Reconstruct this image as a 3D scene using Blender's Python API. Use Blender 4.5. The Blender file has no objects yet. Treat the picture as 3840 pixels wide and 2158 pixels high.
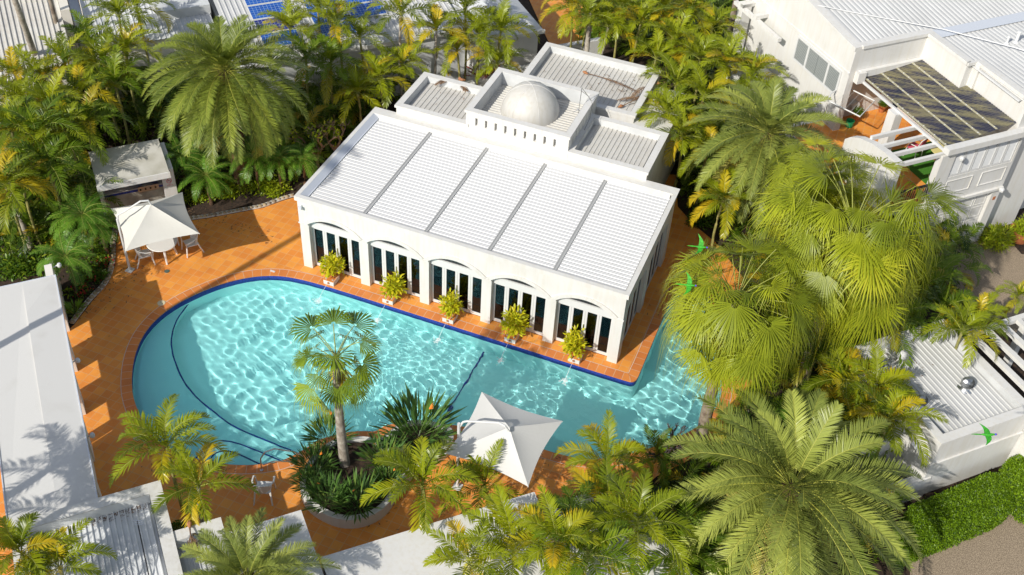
import bpy, math, random
import numpy as np
from mathutils import Vector, Matrix
from mathutils.geometry import tessellate_polygon
random.seed(7)
sc = bpy.context.scene
COL = sc.collection
PI = math.pi

# ---------------- camera ----------------
CAM = np.array([16.85536504, -25.41243035, 26.58092559])
YAW, PITCH, ROLL, FPX = 0.3358466, 0.8304665, 0.06440183, 4125.562
cam_data = bpy.data.cameras.new('camera')
cam = bpy.data.objects.new('camera', cam_data); COL.objects.link(cam); sc.camera = cam
cam_data.sensor_width = 36; cam_data.lens = 36 * FPX / 3840
cam_data.clip_start = 0.5; cam_data.clip_end = 600
RM = Matrix.Rotation(YAW, 3, 'Z') @ Matrix.Rotation(PITCH, 3, 'X') @ Matrix.Rotation(ROLL, 3, 'Z')
cam.matrix_world = Matrix.Translation(CAM) @ RM.to_4x4()
RN = np.array(RM)

# ---------------- sun and sky ----------------
AZ, EL = math.radians(70), math.radians(35.5)
sun_data = bpy.data.lights.new('sun', 'SUN'); sun_data.energy = 4.2
sun_data.angle = math.radians(0.5); sun_data.color = (1, 0.955, 0.87)
sun = bpy.data.objects.new('sun', sun_data); COL.objects.link(sun)
sun.location = (0, 0, 30)
sun.rotation_euler = Vector((math.cos(AZ) * math.cos(EL), math.sin(AZ) * math.cos(EL), -math.sin(EL))).to_track_quat('-Z', 'Y').to_euler()
sun_data.cycles.is_caustics_light = True
world = bpy.data.worlds.new('World'); sc.world = world; world.use_nodes = True
wn = world.node_tree
sky = wn.nodes.new('ShaderNodeTexSky'); sky.sky_type = 'NISHITA'; sky.sun_disc = False
sky.sun_elevation = EL; sky.sun_rotation = math.radians(90) - (AZ + PI)
hs = wn.nodes.new('ShaderNodeHueSaturation'); hs.inputs['Saturation'].default_value = 0.62
wn.links.new(sky.outputs[0], hs.inputs['Color']); wn.links.new(hs.outputs[0], wn.nodes['Background'].inputs[0])
wn.nodes['Background'].inputs[1].default_value = 0.13
sc.view_settings.view_transform = 'Standard'; sc.view_settings.look = 'None'
sc.view_settings.exposure = 0.15; sc.view_settings.gamma = 1; sc.view_settings.use_curve_mapping = False
sc.cycles.max_bounces = 8; sc.cycles.transparent_max_bounces = 16; sc.cycles.transmission_bounces = 8

# ---------------- helpers ----------------
R2 = math.sqrt(0.5)
def P(px, py, z=0.0):
    """world point at height z seen at (px, py) of the 2576-wide photograph"""
    k = 3840 / 2576
    d = RN @ np.array([(px * k - 1920) / FPX, -(py * k - 1079) / FPX, -1.0])
    q = CAM + (z - CAM[2]) / d[2] * d
    return (float(q[0]), float(q[1]), float(z))
def X(u, v, z=0.0):
    """the neighbouring houses stand at 45 degrees to the pavilion: (u, v) frame to world"""
    return ((u - v) * R2, (u + v) * R2, z)
def lerp(a, b, t): return tuple(a[i] + (b[i] - a[i]) * t for i in range(len(a)))

def mat(name, col, rough=0.6, col2=None, nscale=3.0, bump=0.0, bscale=40.0, metal=0.0, spec=0.5, detail=4, lo=0.35, hi=0.65, streak=0):
    m = bpy.data.materials.new(name); m.use_nodes = True
    nt = m.node_tree; b = nt.nodes['Principled BSDF']
    b.inputs['Base Color'].default_value = (*col, 1); b.inputs['Roughness'].default_value = rough
    b.inputs['Metallic'].default_value = metal; b.inputs['Specular IOR Level'].default_value = spec
    geo = nt.nodes.new('ShaderNodeNewGeometry')
    if col2:
        n = nt.nodes.new('ShaderNodeTexNoise'); n.inputs['Scale'].default_value = nscale; n.inputs['Detail'].default_value = detail
        nt.links.new(geo.outputs['Position'], n.inputs['Vector'])
        r = nt.nodes.new('ShaderNodeValToRGB'); r.color_ramp.elements[0].position = lo; r.color_ramp.elements[1].position = hi
        r.color_ramp.elements[0].color = (*col2, 1); r.color_ramp.elements[1].color = (*col, 1)
        nt.links.new(n.outputs[0], r.inputs[0]); nt.links.new(r.outputs[0], b.inputs['Base Color'])
    if streak:
        mp = nt.nodes.new('ShaderNodeMapping'); mp.inputs['Scale'].default_value = (5, 5, .5); nt.links.new(geo.outputs['Position'], mp.inputs[0])
        sn = nt.nodes.new('ShaderNodeTexNoise'); sn.inputs['Scale'].default_value = 1.6; sn.inputs['Detail'].default_value = 5; nt.links.new(mp.outputs[0], sn.inputs['Vector'])
        sr = nt.nodes.new('ShaderNodeValToRGB'); sr.color_ramp.elements[0].position = .36; sr.color_ramp.elements[1].position = .55
        sr.color_ramp.elements[0].color = (streak, streak*.985, streak*.95, 1); sr.color_ramp.elements[1].color = (1, 1, 1, 1); nt.links.new(sn.outputs[0], sr.inputs[0])
        mm = nt.nodes.new('ShaderNodeMix'); mm.data_type = 'RGBA'; mm.blend_type = 'MULTIPLY'; mm.inputs[0].default_value = 1
        nt.links.new(r.outputs[0], mm.inputs[6]); nt.links.new(sr.outputs[0], mm.inputs[7]); nt.links.new(mm.outputs[2], b.inputs['Base Color'])
    if bump:
        n = nt.nodes.new('ShaderNodeTexNoise'); n.inputs['Scale'].default_value = bscale; n.inputs['Detail'].default_value = 3
        nt.links.new(geo.outputs['Position'], n.inputs['Vector'])
        bp = nt.nodes.new('ShaderNodeBump'); bp.inputs['Strength'].default_value = bump; bp.inputs['Distance'].default_value = 0.02
        nt.links.new(n.outputs[0], bp.inputs['Height']); nt.links.new(bp.outputs[0], b.inputs['Normal'])
    return m

def leafmat(name, dark, light, dead, trans=0.35, rough=0.45):
    """leaf colour from the per-frond 'tint' attribute: 0 deep green, 1 bright green, 2 yellowed"""
    m = bpy.data.materials.new(name); m.use_nodes = True
    nt = m.node_tree; b = nt.nodes['Principled BSDF']
    at = nt.nodes.new('ShaderNodeAttribute'); at.attribute_name = 'tint'
    oi = nt.nodes.new('ShaderNodeObjectInfo')
    ma = nt.nodes.new('ShaderNodeMath'); ma.operation = 'MULTIPLY_ADD'; ma.inputs[1].default_value = 0.22; 
    nt.links.new(oi.outputs['Random'], ma.inputs[0]); nt.links.new(at.outputs['Fac'], ma.inputs[2])
    dv = nt.nodes.new('ShaderNodeMath'); dv.operation = 'DIVIDE'; dv.inputs[1].default_value = 2.2
    nt.links.new(ma.outputs[0], dv.inputs[0])
    r = nt.nodes.new('ShaderNodeValToRGB'); e = r.color_ramp.elements
    e[0].position = 0; e[0].color = (*dark, 1); e[1].position = 1; e[1].color = (*dead, 1)
    x = e.new(0.48); x.color = (*light, 1)
    nt.links.new(dv.outputs[0], r.inputs[0]); nt.links.new(r.outputs[0], b.inputs['Base Color'])
    b.inputs['Roughness'].default_value = rough; b.inputs['Specular IOR Level'].default_value = 0.35
    t = nt.nodes.new('ShaderNodeBsdfTranslucent'); nt.links.new(r.outputs[0], t.inputs['Color'])
    mx = nt.nodes.new('ShaderNodeMixShader'); mx.inputs[0].default_value = trans
    nt.links.new(b.outputs[0], mx.inputs[1]); nt.links.new(t.outputs[0], mx.inputs[2])
    nt.links.new(mx.outputs[0], nt.nodes['Material Output'].inputs[0])
    return m

def glassmat(name, tint, gloss=0.25):
    m = bpy.data.materials.new(name); m.use_nodes = True
    nt = m.node_tree; nt.nodes.remove(nt.nodes['Principled BSDF'])
    t = nt.nodes.new('ShaderNodeBsdfTransparent'); t.inputs[0].default_value = (*tint, 1)
    g = nt.nodes.new('ShaderNodeBsdfGlossy'); g.inputs['Roughness'].default_value = 0.02; g.inputs['Color'].default_value = (.5, .55, .62, 1)
    f = nt.nodes.new('ShaderNodeFresnel'); f.inputs['IOR'].default_value = 1.5
    a = nt.nodes.new('ShaderNodeMath'); a.operation = 'ADD'; a.inputs[1].default_value = gloss
    nt.links.new(f.outputs[0], a.inputs[0])
    mx = nt.nodes.new('ShaderNodeMixShader')
    nt.links.new(a.outputs[0], mx.inputs[0]); nt.links.new(t.outputs[0], mx.inputs[1]); nt.links.new(g.outputs[0], mx.inputs[2])
    nt.links.new(mx.outputs[0], nt.nodes['Material Output'].inputs[0])
    return m

class MB:
    """mesh builder; fr='uv' reads coordinates in the 45-degree frame"""
    def __init__(s, fr=None): s.v = []; s.f = []; s.m = []; s.fr = fr; s.tint = None
    def pt(s, p): return X(*p) if s.fr else tuple(p)
    def add(s, vs, fs, mi=0):
        o = len(s.v); s.v += [s.pt(p) for p in vs]
        s.f += [tuple(o + i for i in f) for f in fs]; s.m += [mi] * len(fs); return s
    def box(s, x0, x1, y0, y1, z0, z1, mi=0):
        if x0 > x1: x0, x1 = x1, x0
        if y0 > y1: y0, y1 = y1, y0
        vs = [(x0, y0, z0), (x1, y0, z0), (x1, y1, z0), (x0, y1, z0), (x0, y0, z1), (x1, y0, z1), (x1, y1, z1), (x0, y1, z1)]
        return s.add(vs, [(0, 3, 2, 1), (4, 5, 6, 7), (0, 1, 5, 4), (1, 2, 6, 5), (2, 3, 7, 6), (3, 0, 4, 7)], mi)
    def quad(s, a, b, c, d, mi=0): return s.add([a, b, c, d], [(0, 1, 2, 3)], mi)
    def poly(s, outer, holes=(), z=None, mi=0):
        """flat polygon in xy with holes"""
        loops = [outer] + list(holes)
        L = [[Vector((p[0], p[1], 0)) for p in lp] for lp in loops]
        allp = [((p[0], p[1], z) if z is not None else p) for lp in loops for p in lp]
        tris = tessellate_polygon(L); fs = []
        for t in tris:
            a, b, c = [allp[i] for i in t]
            if (b[0]-a[0])*(c[1]-a[1]) - (b[1]-a[1])*(c[0]-a[0]) < 0: t = (t[0], t[2], t[1])
            fs.append(tuple(t))
        return s.add(allp, fs, mi)
    def prism(s, pl, z0, z1, mi=0, bottom=True):
        """pl: list of (x,y) -> solid from z0 to z1"""
        ar = sum(pl[i][0]*pl[(i+1) % len(pl)][1] - pl[(i+1) % len(pl)][0]*pl[i][1] for i in range(len(pl)))
        if ar < 0: pl = pl[::-1]
        pl = [p[:2] for p in pl]
        s.poly(pl, z=z1, mi=mi); n = len(pl)
        s.add([(*p, z0) for p in pl] + [(*p, z1) for p in pl], [(i, (i+1) % n, n+(i+1) % n, n+i) for i in range(n)], mi)
        return s
    def vplate(s, outline, y0, y1, mi=0, ax='y'):
        """outline in (x,z) extruded from y0 to y1 (ax='x': outline in (y,z) extruded in x)"""
        tr = tessellate_polygon([[Vector((p[0], p[1], 0)) for p in outline]])
        g = (lambda a, z, d: (a, d, z)) if ax == 'y' else (lambda a, z, d: (d, a, z))
        n = len(outline)
        s.add([g(*p, y0) for p in outline], [tuple(t) for t in tr], mi)
        s.add([g(*p, y1) for p in outline], [tuple(t) for t in tr], mi)
        s.add([g(*p, y0) for p in outline] + [g(*p, y1) for p in outline], [(i, (i+1) % n, n+(i+1) % n, n+i) for i in range(n)], mi)
        return s
    def tube(s, pts, r, n=6, mi=0, cap=True):
        rs = r if isinstance(r, (list, tuple)) else [r]*len(pts)
        pts = [Vector(s.pt(p)) for p in pts]; o = len(s.v); up = Vector((0, 0, 1))
        for i, p in enumerate(pts):
            t = (pts[min(i+1, len(pts)-1)] - pts[max(i-1, 0)]).normalized()
            a = t.cross(up)
            if a.length < 0.05: a = t.cross(Vector((1, 0, 0)))
            a.normalize(); b = t.cross(a)
            for k in range(n):
                q = p + (a*math.cos(2*PI*k/n) + b*math.sin(2*PI*k/n))*rs[i]; s.v.append(tuple(q))
        for i in range(len(pts)-1):
            for k in range(n):
                s.f.append((o+i*n+k, o+i*n+(k+1) % n, o+(i+1)*n+(k+1) % n, o+(i+1)*n+k)); s.m.append(mi)
        if cap:
            s.f.append(tuple(o+k for k in range(n))); s.m.append(mi)
            s.f.append(tuple(o+(len(pts)-1)*n+k for k in range(n))); s.m.append(mi)
        return s
    def lathe(s, c, prof, n=20, mi=0):
        c = s.pt(c); o = len(s.v)
        for r, z in prof:
            for k in range(n): s.v.append((c[0]+r*math.cos(2*PI*k/n), c[1]+r*math.sin(2*PI*k/n), c[2]+z))
        for i in range(len(prof)-1):
            for k in range(n):
                s.f.append((o+i*n+k, o+i*n+(k+1) % n, o+(i+1)*n+(k+1) % n, o+(i+1)*n+k)); s.m.append(mi)
        return s
    def corr(s, o, ax, bx, n, h=0.03, style='rib', mi=0):
        """ribbed sheet: origin o, across vector ax (n ribs), along vector bx"""
        o, ax, bx = Vector(s.pt(o)), Vector(ax), Vector(bx)
        if s.fr:
            ax = Vector(X(*ax)); bx = Vector(X(*bx))
        nz = ax.cross(bx).normalized(); nz = nz if nz.z > 0 else -nz
        prof = [(0, 0), (.70, 0), (.76, h), (.94, h), (1, 0)] if style == 'rib' else [(0, 0), (.25, h*.85), (.5, h), (.75, h*.85), (1, 0)]
        pr = [((i+a)/n, b) for i in range(n) for a, b in prof[:-1]] + [(1, 0)]
        vs = []
        for a, b in pr: vs += [o+ax*a+nz*b, o+ax*a+bx+nz*b]
        k = len(s.v); s.v += [tuple(q) for q in vs]
        for i in range(len(pr)-1): s.f.append((k+2*i, k+2*i+2, k+2*i+3, k+2*i+1)); s.m.append(mi)
        return s
    def build(s, name, mats, parent=None, smooth=False, local=False, kind=None):
        me = bpy.data.meshes.new(name); v = s.v
        if parent is not None and not local:
            l = parent['_base']; v = [(p[0]-l[0], p[1]-l[1], p[2]-l[2]) for p in v]
        me.from_pydata([tuple(map(float, p)) for p in v], [], s.f)
        ms = mats if isinstance(mats, (list, tuple)) else [mats]
        for q in ms: me.materials.append(q)
        if len(ms) > 1: me.polygons.foreach_set('material_index', s.m)
        if smooth: me.shade_smooth()
        if s.tint is not None:
            a = me.attributes.new('tint', 'FLOAT', 'POINT'); a.data.foreach_set('value', np.asarray(s.tint, dtype=np.float32))
        o = bpy.data.objects.new(name, me); COL.objects.link(o)
        if parent is not None:
            o.parent = parent; o['_base'] = parent['_base']
        if kind: o['kind'] = kind
        return o
def tag(o, label, cat, group=None):
    o['label'] = label; o['category'] = cat
    if group: o['group'] = group
    return o
def thing(name, label, cat, loc=(0, 0, 0), rz=0, group=None):
    o = bpy.data.objects.new(name, None); COL.objects.link(o); o.empty_display_size = 0.2
    o.location = loc; o.rotation_euler = (0, 0, rz); o['_base'] = tuple(loc)
    return tag(o, label, cat, group)
def dup(root, loc, rz, label, group=None, scale=None):
    r = root.copy(); COL.objects.link(r); r.location = loc; r.rotation_euler = (0, 0, rz)
    if scale is not None: r.scale = (scale,)*3
    r['label'] = label
    if group: r['group'] = group
    for ch in list(root.children):
        c = ch.copy(); COL.objects.link(c); c.parent = r
        for g in list(ch.children):
            d = g.copy(); COL.objects.link(d); d.parent = c
    return r
def arc_pts(pts, k=3):
    """Chaikin smoothing of a closed outline"""
    for _ in range(k):
        q = []
        for i in range(len(pts)):
            a, b = pts[i], pts[(i+1) % len(pts)]
            q += [(a[0]*.75+b[0]*.25, a[1]*.75+b[1]*.25), (a[0]*.25+b[0]*.75, a[1]*.25+b[1]*.75)]
        pts = q
    return pts
def inside(x, y, poly):
    px = np.array([p[0] for p in poly]); py = np.array([p[1] for p in poly])
    qx, qy = np.roll(px, -1), np.roll(py, -1); x = np.asarray(x, float); y = np.asarray(y, float)
    r = np.zeros(x.shape, bool)
    for a, b, c, d in zip(px, py, qx, qy):
        if b == d: continue
        r ^= ((b > y) != (d > y)) & (x < (c-a)*(y-b)/(d-b)+a)
    return r
def offset(poly, d):
    """offset closed outline outwards (counter-clockwise) by d"""
    n = len(poly); ar = sum(poly[i][0]*poly[(i+1) % n][1]-poly[(i+1) % n][0]*poly[i][1] for i in range(n)); sg = 1 if ar > 0 else -1
    out = []
    for i in range(n):
        a, b, c = poly[i-1], poly[i], poly[(i+1) % n]
        t = Vector((c[0]-a[0], c[1]-a[1])).normalized()
        q = (b[0]+t.y*d*sg, b[1]-t.x*d*sg)
        if d > .1 and b[0] > 11.9 and -.65 < b[1] < .3 and b[0] < 12.75: q = (min(q[0], 12.67-d), max(q[1], -.58+d))
        out.append(q)
    return out

# ---------------- materials ----------------
M = {}
M['white'] = mat('white_render', (.66, .65, .625), .7, (.62, .61, .585), 1.2, .12, 30, streak=.965)
M['cream'] = mat('cream_render', (.78, .74, .67), .75, (.68, .64, .57), 1.0, .15, 30)
M['oldwhite'] = mat('weathered_white_paint', (.64, .63, .60), .75, (.54, .53, .50), .9, .15, 25, lo=.25, hi=.55, streak=.92)
M['grey'] = mat('grey_inner_paint', (.60, .61, .61), .8, (.50, .51, .51), 1.5, .1, 30)
M['metal_white'] = mat('white_roof_sheet', (.56, .56, .55), .5, (.50, .50, .49), .8, lo=.3, hi=.6)
M['metal_cream'] = mat('cream_roof_sheet', (.57, .555, .515), .55, (.51, .49, .455), .8, lo=.3, hi=.6, streak=.94)
M['metal_worn'] = mat('worn_roof_sheet', (.66, .67, .67), .5, (.46, .47, .48), .7, lo=.3, hi=.6)
M['louvre'] = mat('louvre_white', (.585, .585, .585), .38)
M['bar'] = mat('louvre_bar_grey', (.42, .42, .41), .45)
M['gutter'] = mat('gutter_grey_blue', (.55, .58, .63), .45)
M['dark'] = mat('louvre_gap_shade', (.015, .015, .018), .8)
M['frame'] = mat('white_frame_paint', (.63, .63, .62), .45)
M['floor_in'] = mat('dark_red_carpet', (.10, .035, .02), .9, (.06, .02, .012), 3)
M['chrome'] = mat('polished_steel', (.62, .62, .62), .18, metal=1)
M['alu'] = mat('spun_aluminium', (.55, .56, .57), .38, metal=1)
M['iron'] = mat('black_iron', (.02, .02, .022), .5)
M['plastic'] = mat('white_resin', (.70, .69, .66), .45)
M['canvas'] = mat('cream_canvas', (.62, .60, .54), .8, (.58, .56, .50), 1.5, .05, 60)
M['canvas_w'] = mat('white_canvas', (.62, .61, .58), .8, (.60, .59, .56), 1.5, .05, 60)
M['soil'] = mat('garden_mulch', (.055, .032, .018), 1, (.018, .011, .007), 9, .8, 25)
M['terracotta'] = mat('terracotta_pot', (.48, .17, .06), .7, (.38, .12, .04), 4)
M['blue'] = mat('blue_tile', (.008, .03, .26), .15, (.004, .014, .16), 8)
M['stone'] = mat('river_stone', (.40, .30, .17), .8, (.20, .16, .12), 2.2, .4, 20)
M['mortar'] = mat('pale_mortar', (.55, .52, .47), .9)
M['brick'] = mat('red_brick', (.42, .12, .05), .85, (.30, .08, .035), 5, .3, 30)
M['trunk'] = mat('grey_palm_trunk', (.30, .25, .19), .9, (.15, .11, .08), 5, .6, 18)
M['trunk_pale'] = mat('pale_palm_trunk', (.42, .38, .32), .85, (.24, .20, .16), 6, .5, 22)
M['trunk_brown'] = mat('brown_palm_trunk', (.16, .085, .04), .95, (.05, .028, .015), 9, 1, 22)
M['cane'] = mat('cane_stem', (.34, .30, .10), .6, (.18, .18, .05), 6)
M['rib'] = mat('frond_rib', (.38, .38, .06), .5)
M['rib2'] = mat('frond_rib_green', (.30, .32, .06), .5)
M['deadleaf'] = mat('dead_frond', (.24, .14, .07), .9, (.12, .07, .04), 8)
M['bark'] = mat('frangipani_bark', (.34, .24, .16), .8, (.22, .15, .10), 6)
M['bark_dark'] = mat('dark_twig_bark', (.06, .045, .04), .8)
M['turf'] = mat('artificial_turf', (.06, .22, .012), .9, (.035, .14, .008), 30)
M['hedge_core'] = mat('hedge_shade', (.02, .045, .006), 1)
M['L_phoenix'] = leafmat('date_palm_leaf', (.05, .095, .020), (.30, .35, .045), (.48, .38, .09), .22, .38)
M['L_phoenix2'] = leafmat('cycad_green_leaf', (.08, .125, .025), (.42, .46, .09), (.56, .44, .11), .22, .38)
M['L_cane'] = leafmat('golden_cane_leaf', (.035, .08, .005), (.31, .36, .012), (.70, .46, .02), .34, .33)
M['L_cane_dark'] = leafmat('shaded_cane_leaf', (.02, .055, .006), (.17, .26, .010), (.50, .32, .02), .35, .4)  # darker copy of the golden cane leaf, shade put into its colour
M['L_fan'] = leafmat('fan_palm_leaf', (.04, .09, .006), (.40, .44, .020), (.78, .58, .07), .30, .42)
M['L_youngfan'] = leafmat('young_fan_leaf', (.05, .12, .010), (.24, .33, .02), (.60, .42, .05), .28, .4)
M['L_pygmy'] = leafmat('pygmy_date_leaf', (.03, .10, .010), (.17, .34, .03), (.28, .30, .04), .3, .35)
M['L_strel'] = leafmat('strelitzia_leaf', (.018, .06, .012), (.12, .23, .045), (.28, .24, .05), .2, .28)
M['L_lime'] = leafmat('lime_shrub_leaf', (.10, .18, .008), (.36, .44, .015), (.55, .48, .03), .35)
M['L_croton'] = leafmat('croton_leaf', (.18, .26, .008), (.62, .60, .015), (.72, .48, .02), .35)
M['L_green'] = leafmat('shrub_leaf', (.02, .06, .006), (.10, .20, .012), (.30, .28, .03), .3)
M['L_hedge'] = leafmat('hedge_leaf', (.03, .08, .004), (.20, .33, .008), (.40, .46, .02), .3)
M['red_flower'] = mat('red_flower', (.55, .02, .03), .6)
M['orange_flower'] = mat('orange_flower', (.75, .22, .02), .6)
# ---------------- tiles ----------------
def tilemat(name, c1, c2, mortar, size=0.3, msize=0.012, uvname=None, dirt=0.5, row=None):
    m = bpy.data.materials.new(name); m.use_nodes = True
    nt = m.node_tree; b = nt.nodes['Principled BSDF']
    if uvname: src = nt.nodes.new('ShaderNodeUVMap').outputs[0]
    else: src = nt.nodes.new('ShaderNodeNewGeometry').outputs['Position']
    br = nt.nodes.new('ShaderNodeTexBrick'); br.offset = 0; br.squash = 1
    br.inputs['Scale'].default_value = 1; br.inputs['Brick Width'].default_value = size
    br.inputs['Row Height'].default_value = row or size; br.inputs['Mortar Size'].default_value = msize
    br.inputs['Color1'].default_value = (*c1, 1); br.inputs['Color2'].default_value = (*c2, 1); br.inputs['Mortar'].default_value = (*mortar, 1)
    br.inputs['Mortar Smooth'].default_value = .15
    nt.links.new(src, br.inputs['Vector'])
    n = nt.nodes.new('ShaderNodeTexNoise'); n.inputs['Scale'].default_value = .8; n.inputs['Detail'].default_value = 6; n.inputs['Roughness'].default_value = .65
    geo = nt.nodes.new('ShaderNodeNewGeometry'); nt.links.new(geo.outputs['Position'], n.inputs['Vector'])
    r = nt.nodes.new('ShaderNodeValToRGB'); r.color_ramp.elements[0].position = .32; r.color_ramp.elements[1].position = .62
    r.color_ramp.elements[0].color = (.70, .62, .58, 1); r.color_ramp.elements[1].color = (1, 1, 1, 1)
    nt.links.new(n.outputs[0], r.inputs[0])
    mx = nt.nodes.new('ShaderNodeMix'); mx.data_type = 'RGBA'; mx.blend_type = 'MULTIPLY'; mx.inputs[0].default_value = dirt
    nt.links.new(br.outputs['Color'], mx.inputs[6]); nt.links.new(r.outputs[0], mx.inputs[7]); nt.links.new(mx.outputs[2], b.inputs['Base Color'])
    b.inputs['Roughness'].default_value = .62
    bp = nt.nodes.new('ShaderNodeBump'); bp.invert = True; bp.inputs['Strength'].default_value = .25; bp.inputs['Distance'].default_value = .01
    nt.links.new(br.outputs['Fac'], bp.inputs['Height']); nt.links.new(bp.outputs[0], b.inputs['Normal'])
    return m
M['tile'] = tilemat('terracotta_paving', (.82, .34, .055), (.72, .25, .042), (.68, .38, .16), msize=.009)
M['coping'] = tilemat('coping_tile', (.70, .25, .055), (.60, .19, .045), (.66, .42, .26), size=.3, row=5, msize=.009, uvname=True)
M['strip'] = tilemat('terrace_tile_joined', (.70, .27, .055), (.56, .18, .04), (.70, .46, .30), size=.3, msize=.011)
M['band'] = tilemat('blue_mosaic', (.012, .035, .34), (.006, .016, .20), (.03, .07, .30), size=.05, row=.05, msize=.004, uvname=True, dirt=.3)
M['aggregate'] = mat('exposed_aggregate', (.42, .33, .23), .95, (.16, .12, .08), 38, .7, 60, detail=2)

POOL = [(1.2, -.58), (5, -.58), (9, -.58), (12.45, -.58), (12.62, -.52), (12.68, -.38), (12.68, 0), (12.66, 2), (12.64, 4.6),
        (13.7, 5.0), (14.15, 4.2), (14.45, 3.0), (15.0, 1.8), (15.38, .6), (15.5, -.2), (15.29, -1.25), (14.73, -2.14), (13.8, -3.2), (12.9, -3.95),
        (12.3, -4.25), (11.66, -4.4), (10.98, -4.45), (9.5, -4.42), (8.1, -4.62), (7.0, -5.0), (6.3, -5.35), (6.0, -5.6), (5.88, -5.92), (5.6, -6.0), (5.1, -6.25), (4.6, -6.72), (4.41, -6.95), (4.29, -7.25),
        (4.12, -7.61), (3.84, -8.06), (3.43, -8.38), (2.92, -8.66), (2.37, -8.86), (1.71, -9.01), (.95, -9.08), (.24, -8.99), (-.39, -8.76), (-.99, -8.39),
        (-1.7, -7.81), (-2.18, -7.25), (-2.72, -6.41), (-3.07, -5.56), (-3.2, -4.79), (-3.13, -3.97), (-2.86, -3.19), (-2.37, -2.29), (-1.76, -1.55),
        (-1.02, -.99), (-.15, -.68)]
POOL = arc_pts(POOL, 2)

def sheet(name, outer, z, m, holes=(), kind='structure'):
    mb = MB(); mb.poly(outer, holes, z=z); o = mb.build(name, m); o['kind'] = kind
    return o
# garden soil reaches far beyond the picture, with the pool cut out
sheet('ground', [(-160, -140), (190, -140), (190, 220), (-160, 220)], -0.02, M['soil'], [offset(POOL, .02)])
PV = [(482,555),(524,549.5),(613,533),(662,523.5),(710.5,505.7),(743,496),(900,400),(1700,440),(1705,520),(1745,565),(1800,610),(1870,700),(1895,800),
      (1900,950),(1865,1010),(1825,1080),(1750,1150),(1650,1200),(1500,1350),(1300,1500),(0,1650),(-300,1400),(-60,1000),(150,850),(187,817),(200,800),(233,757),
      (273,713),(290,667),(293,613),(300,570),(320,545),(360,530),(420,560)]
PAVE = [P(*q)[:2] for q in PV]
sheet('paving', PAVE, 0.0, M['tile'], [offset(POOL, .02)])
# tiled court seen at the top and drive surfaces
sheet('rear_court', [P(*q)[:2] for q in ((1290,-90),(1700,-120),(1560,75),(1400,150))], .004, M['tile'])
sheet('driveway', [P(*q)[:2] for q in ((2285,1372),(2420,1330),(2590,1272),(3000,1150),(3200,1800),(2330,1800),(2290,1448))], .004, M['aggregate'])
sheet('forecourt', [P(*q)[:2] for q in ((2360,640),(2420,575),(2500,560),(2570,640),(2900,640),(2900,860),(2560,840),(2430,760),(2390,700))], .004, M['aggregate'])

# coping ring with joints, blue band, pool wall and floor
def ring(poly, d0, z0, d1, z1, name, m, umax=None):
    n = len(poly); a = offset(poly, d0) if d0 else poly; b = offset(poly, d1) if d1 else poly
    vs = []; uv = []; L = 0
    fs = []
    for i in range(n+1):
        j = i % n
        vs += [(*a[j], z0), (*b[j], z1)]
        w = math.hypot(d1-d0, z1-z0); uv += [(L, .01), (L, .01+w)]
        L += math.hypot(poly[(j+1) % n][0]-poly[j][0], poly[(j+1) % n][1]-poly[j][1])
    for i in range(n): fs.append((2*i, 2*i+1, 2*i+3, 2*i+2))
    me = bpy.data.meshes.new(name); me.from_pydata(vs, [], fs); me.materials.append(m)
    ul = me.uv_layers.new(name='UVMap')
    for l in me.loops: ul.data[l.index].uv = uv[l.vertex_index]
    o = bpy.data.objects.new(name, me); COL.objects.link(o); o['kind'] = 'structure'; return o
ring(POOL, -.02, .006, .305, .006, 'pool_coping', M['coping'])
ring(POOL, -.02, -.035, -.02, .006, 'coping_nosing', M['coping'])
ring(POOL, .305, .009, .322, .009, 'coping_grout_line', M['mortar'])
ring(POOL, 0, -.32, 0, -.005, 'waterline_tiles', M['band'])
def poolmat(name, c, c2):
    return mat(name, c, .8, c2, 1.6, lo=.3, hi=.7)
M['basin'] = poolmat('pool_plaster', (.70, .92, .90), (.66, .90, .88))
M['ledge'] = poolmat('ledge_plaster', (.62, .86, .85), (.58, .83, .83))
ring(POOL, .001, -2.4, .001, -.32, 'pool_wall', M['basin'])
# floor: shallow in the west, deeper past the rope line at x = 8
fl = MB(); xs = [-4, 5.5, 7.4, 9.2, 17]; zs = [-.95, -1.0, -1.1, -1.25, -1.25]
for i in range(4): fl.quad((xs[i], -11, zs[i]), (xs[i+1], -11, zs[i+1]), (xs[i+1], 6.5, zs[i+1]), (xs[i], 6.5, zs[i]))
flo = fl.build('pool_floor', M['basin'], smooth=True); flo['kind'] = 'structure'
def curve(pts, n=8):
    out = []
    for i in range(len(pts)-1):
        p0, p1, p2, p3 = pts[max(i-1, 0)], pts[i], pts[i+1], pts[min(i+2, len(pts)-1)]
        for k in range(n):
            t = k/n
            out.append(tuple(.5*((2*p1[a])+(-p0[a]+p2[a])*t+(2*p0[a]-5*p1[a]+4*p2[a]-p3[a])*t*t+(-p0[a]+3*p1[a]-3*p2[a]+p3[a])*t**3) for a in range(2)))
    out.append(tuple(pts[-1][:2])); return out
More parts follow.
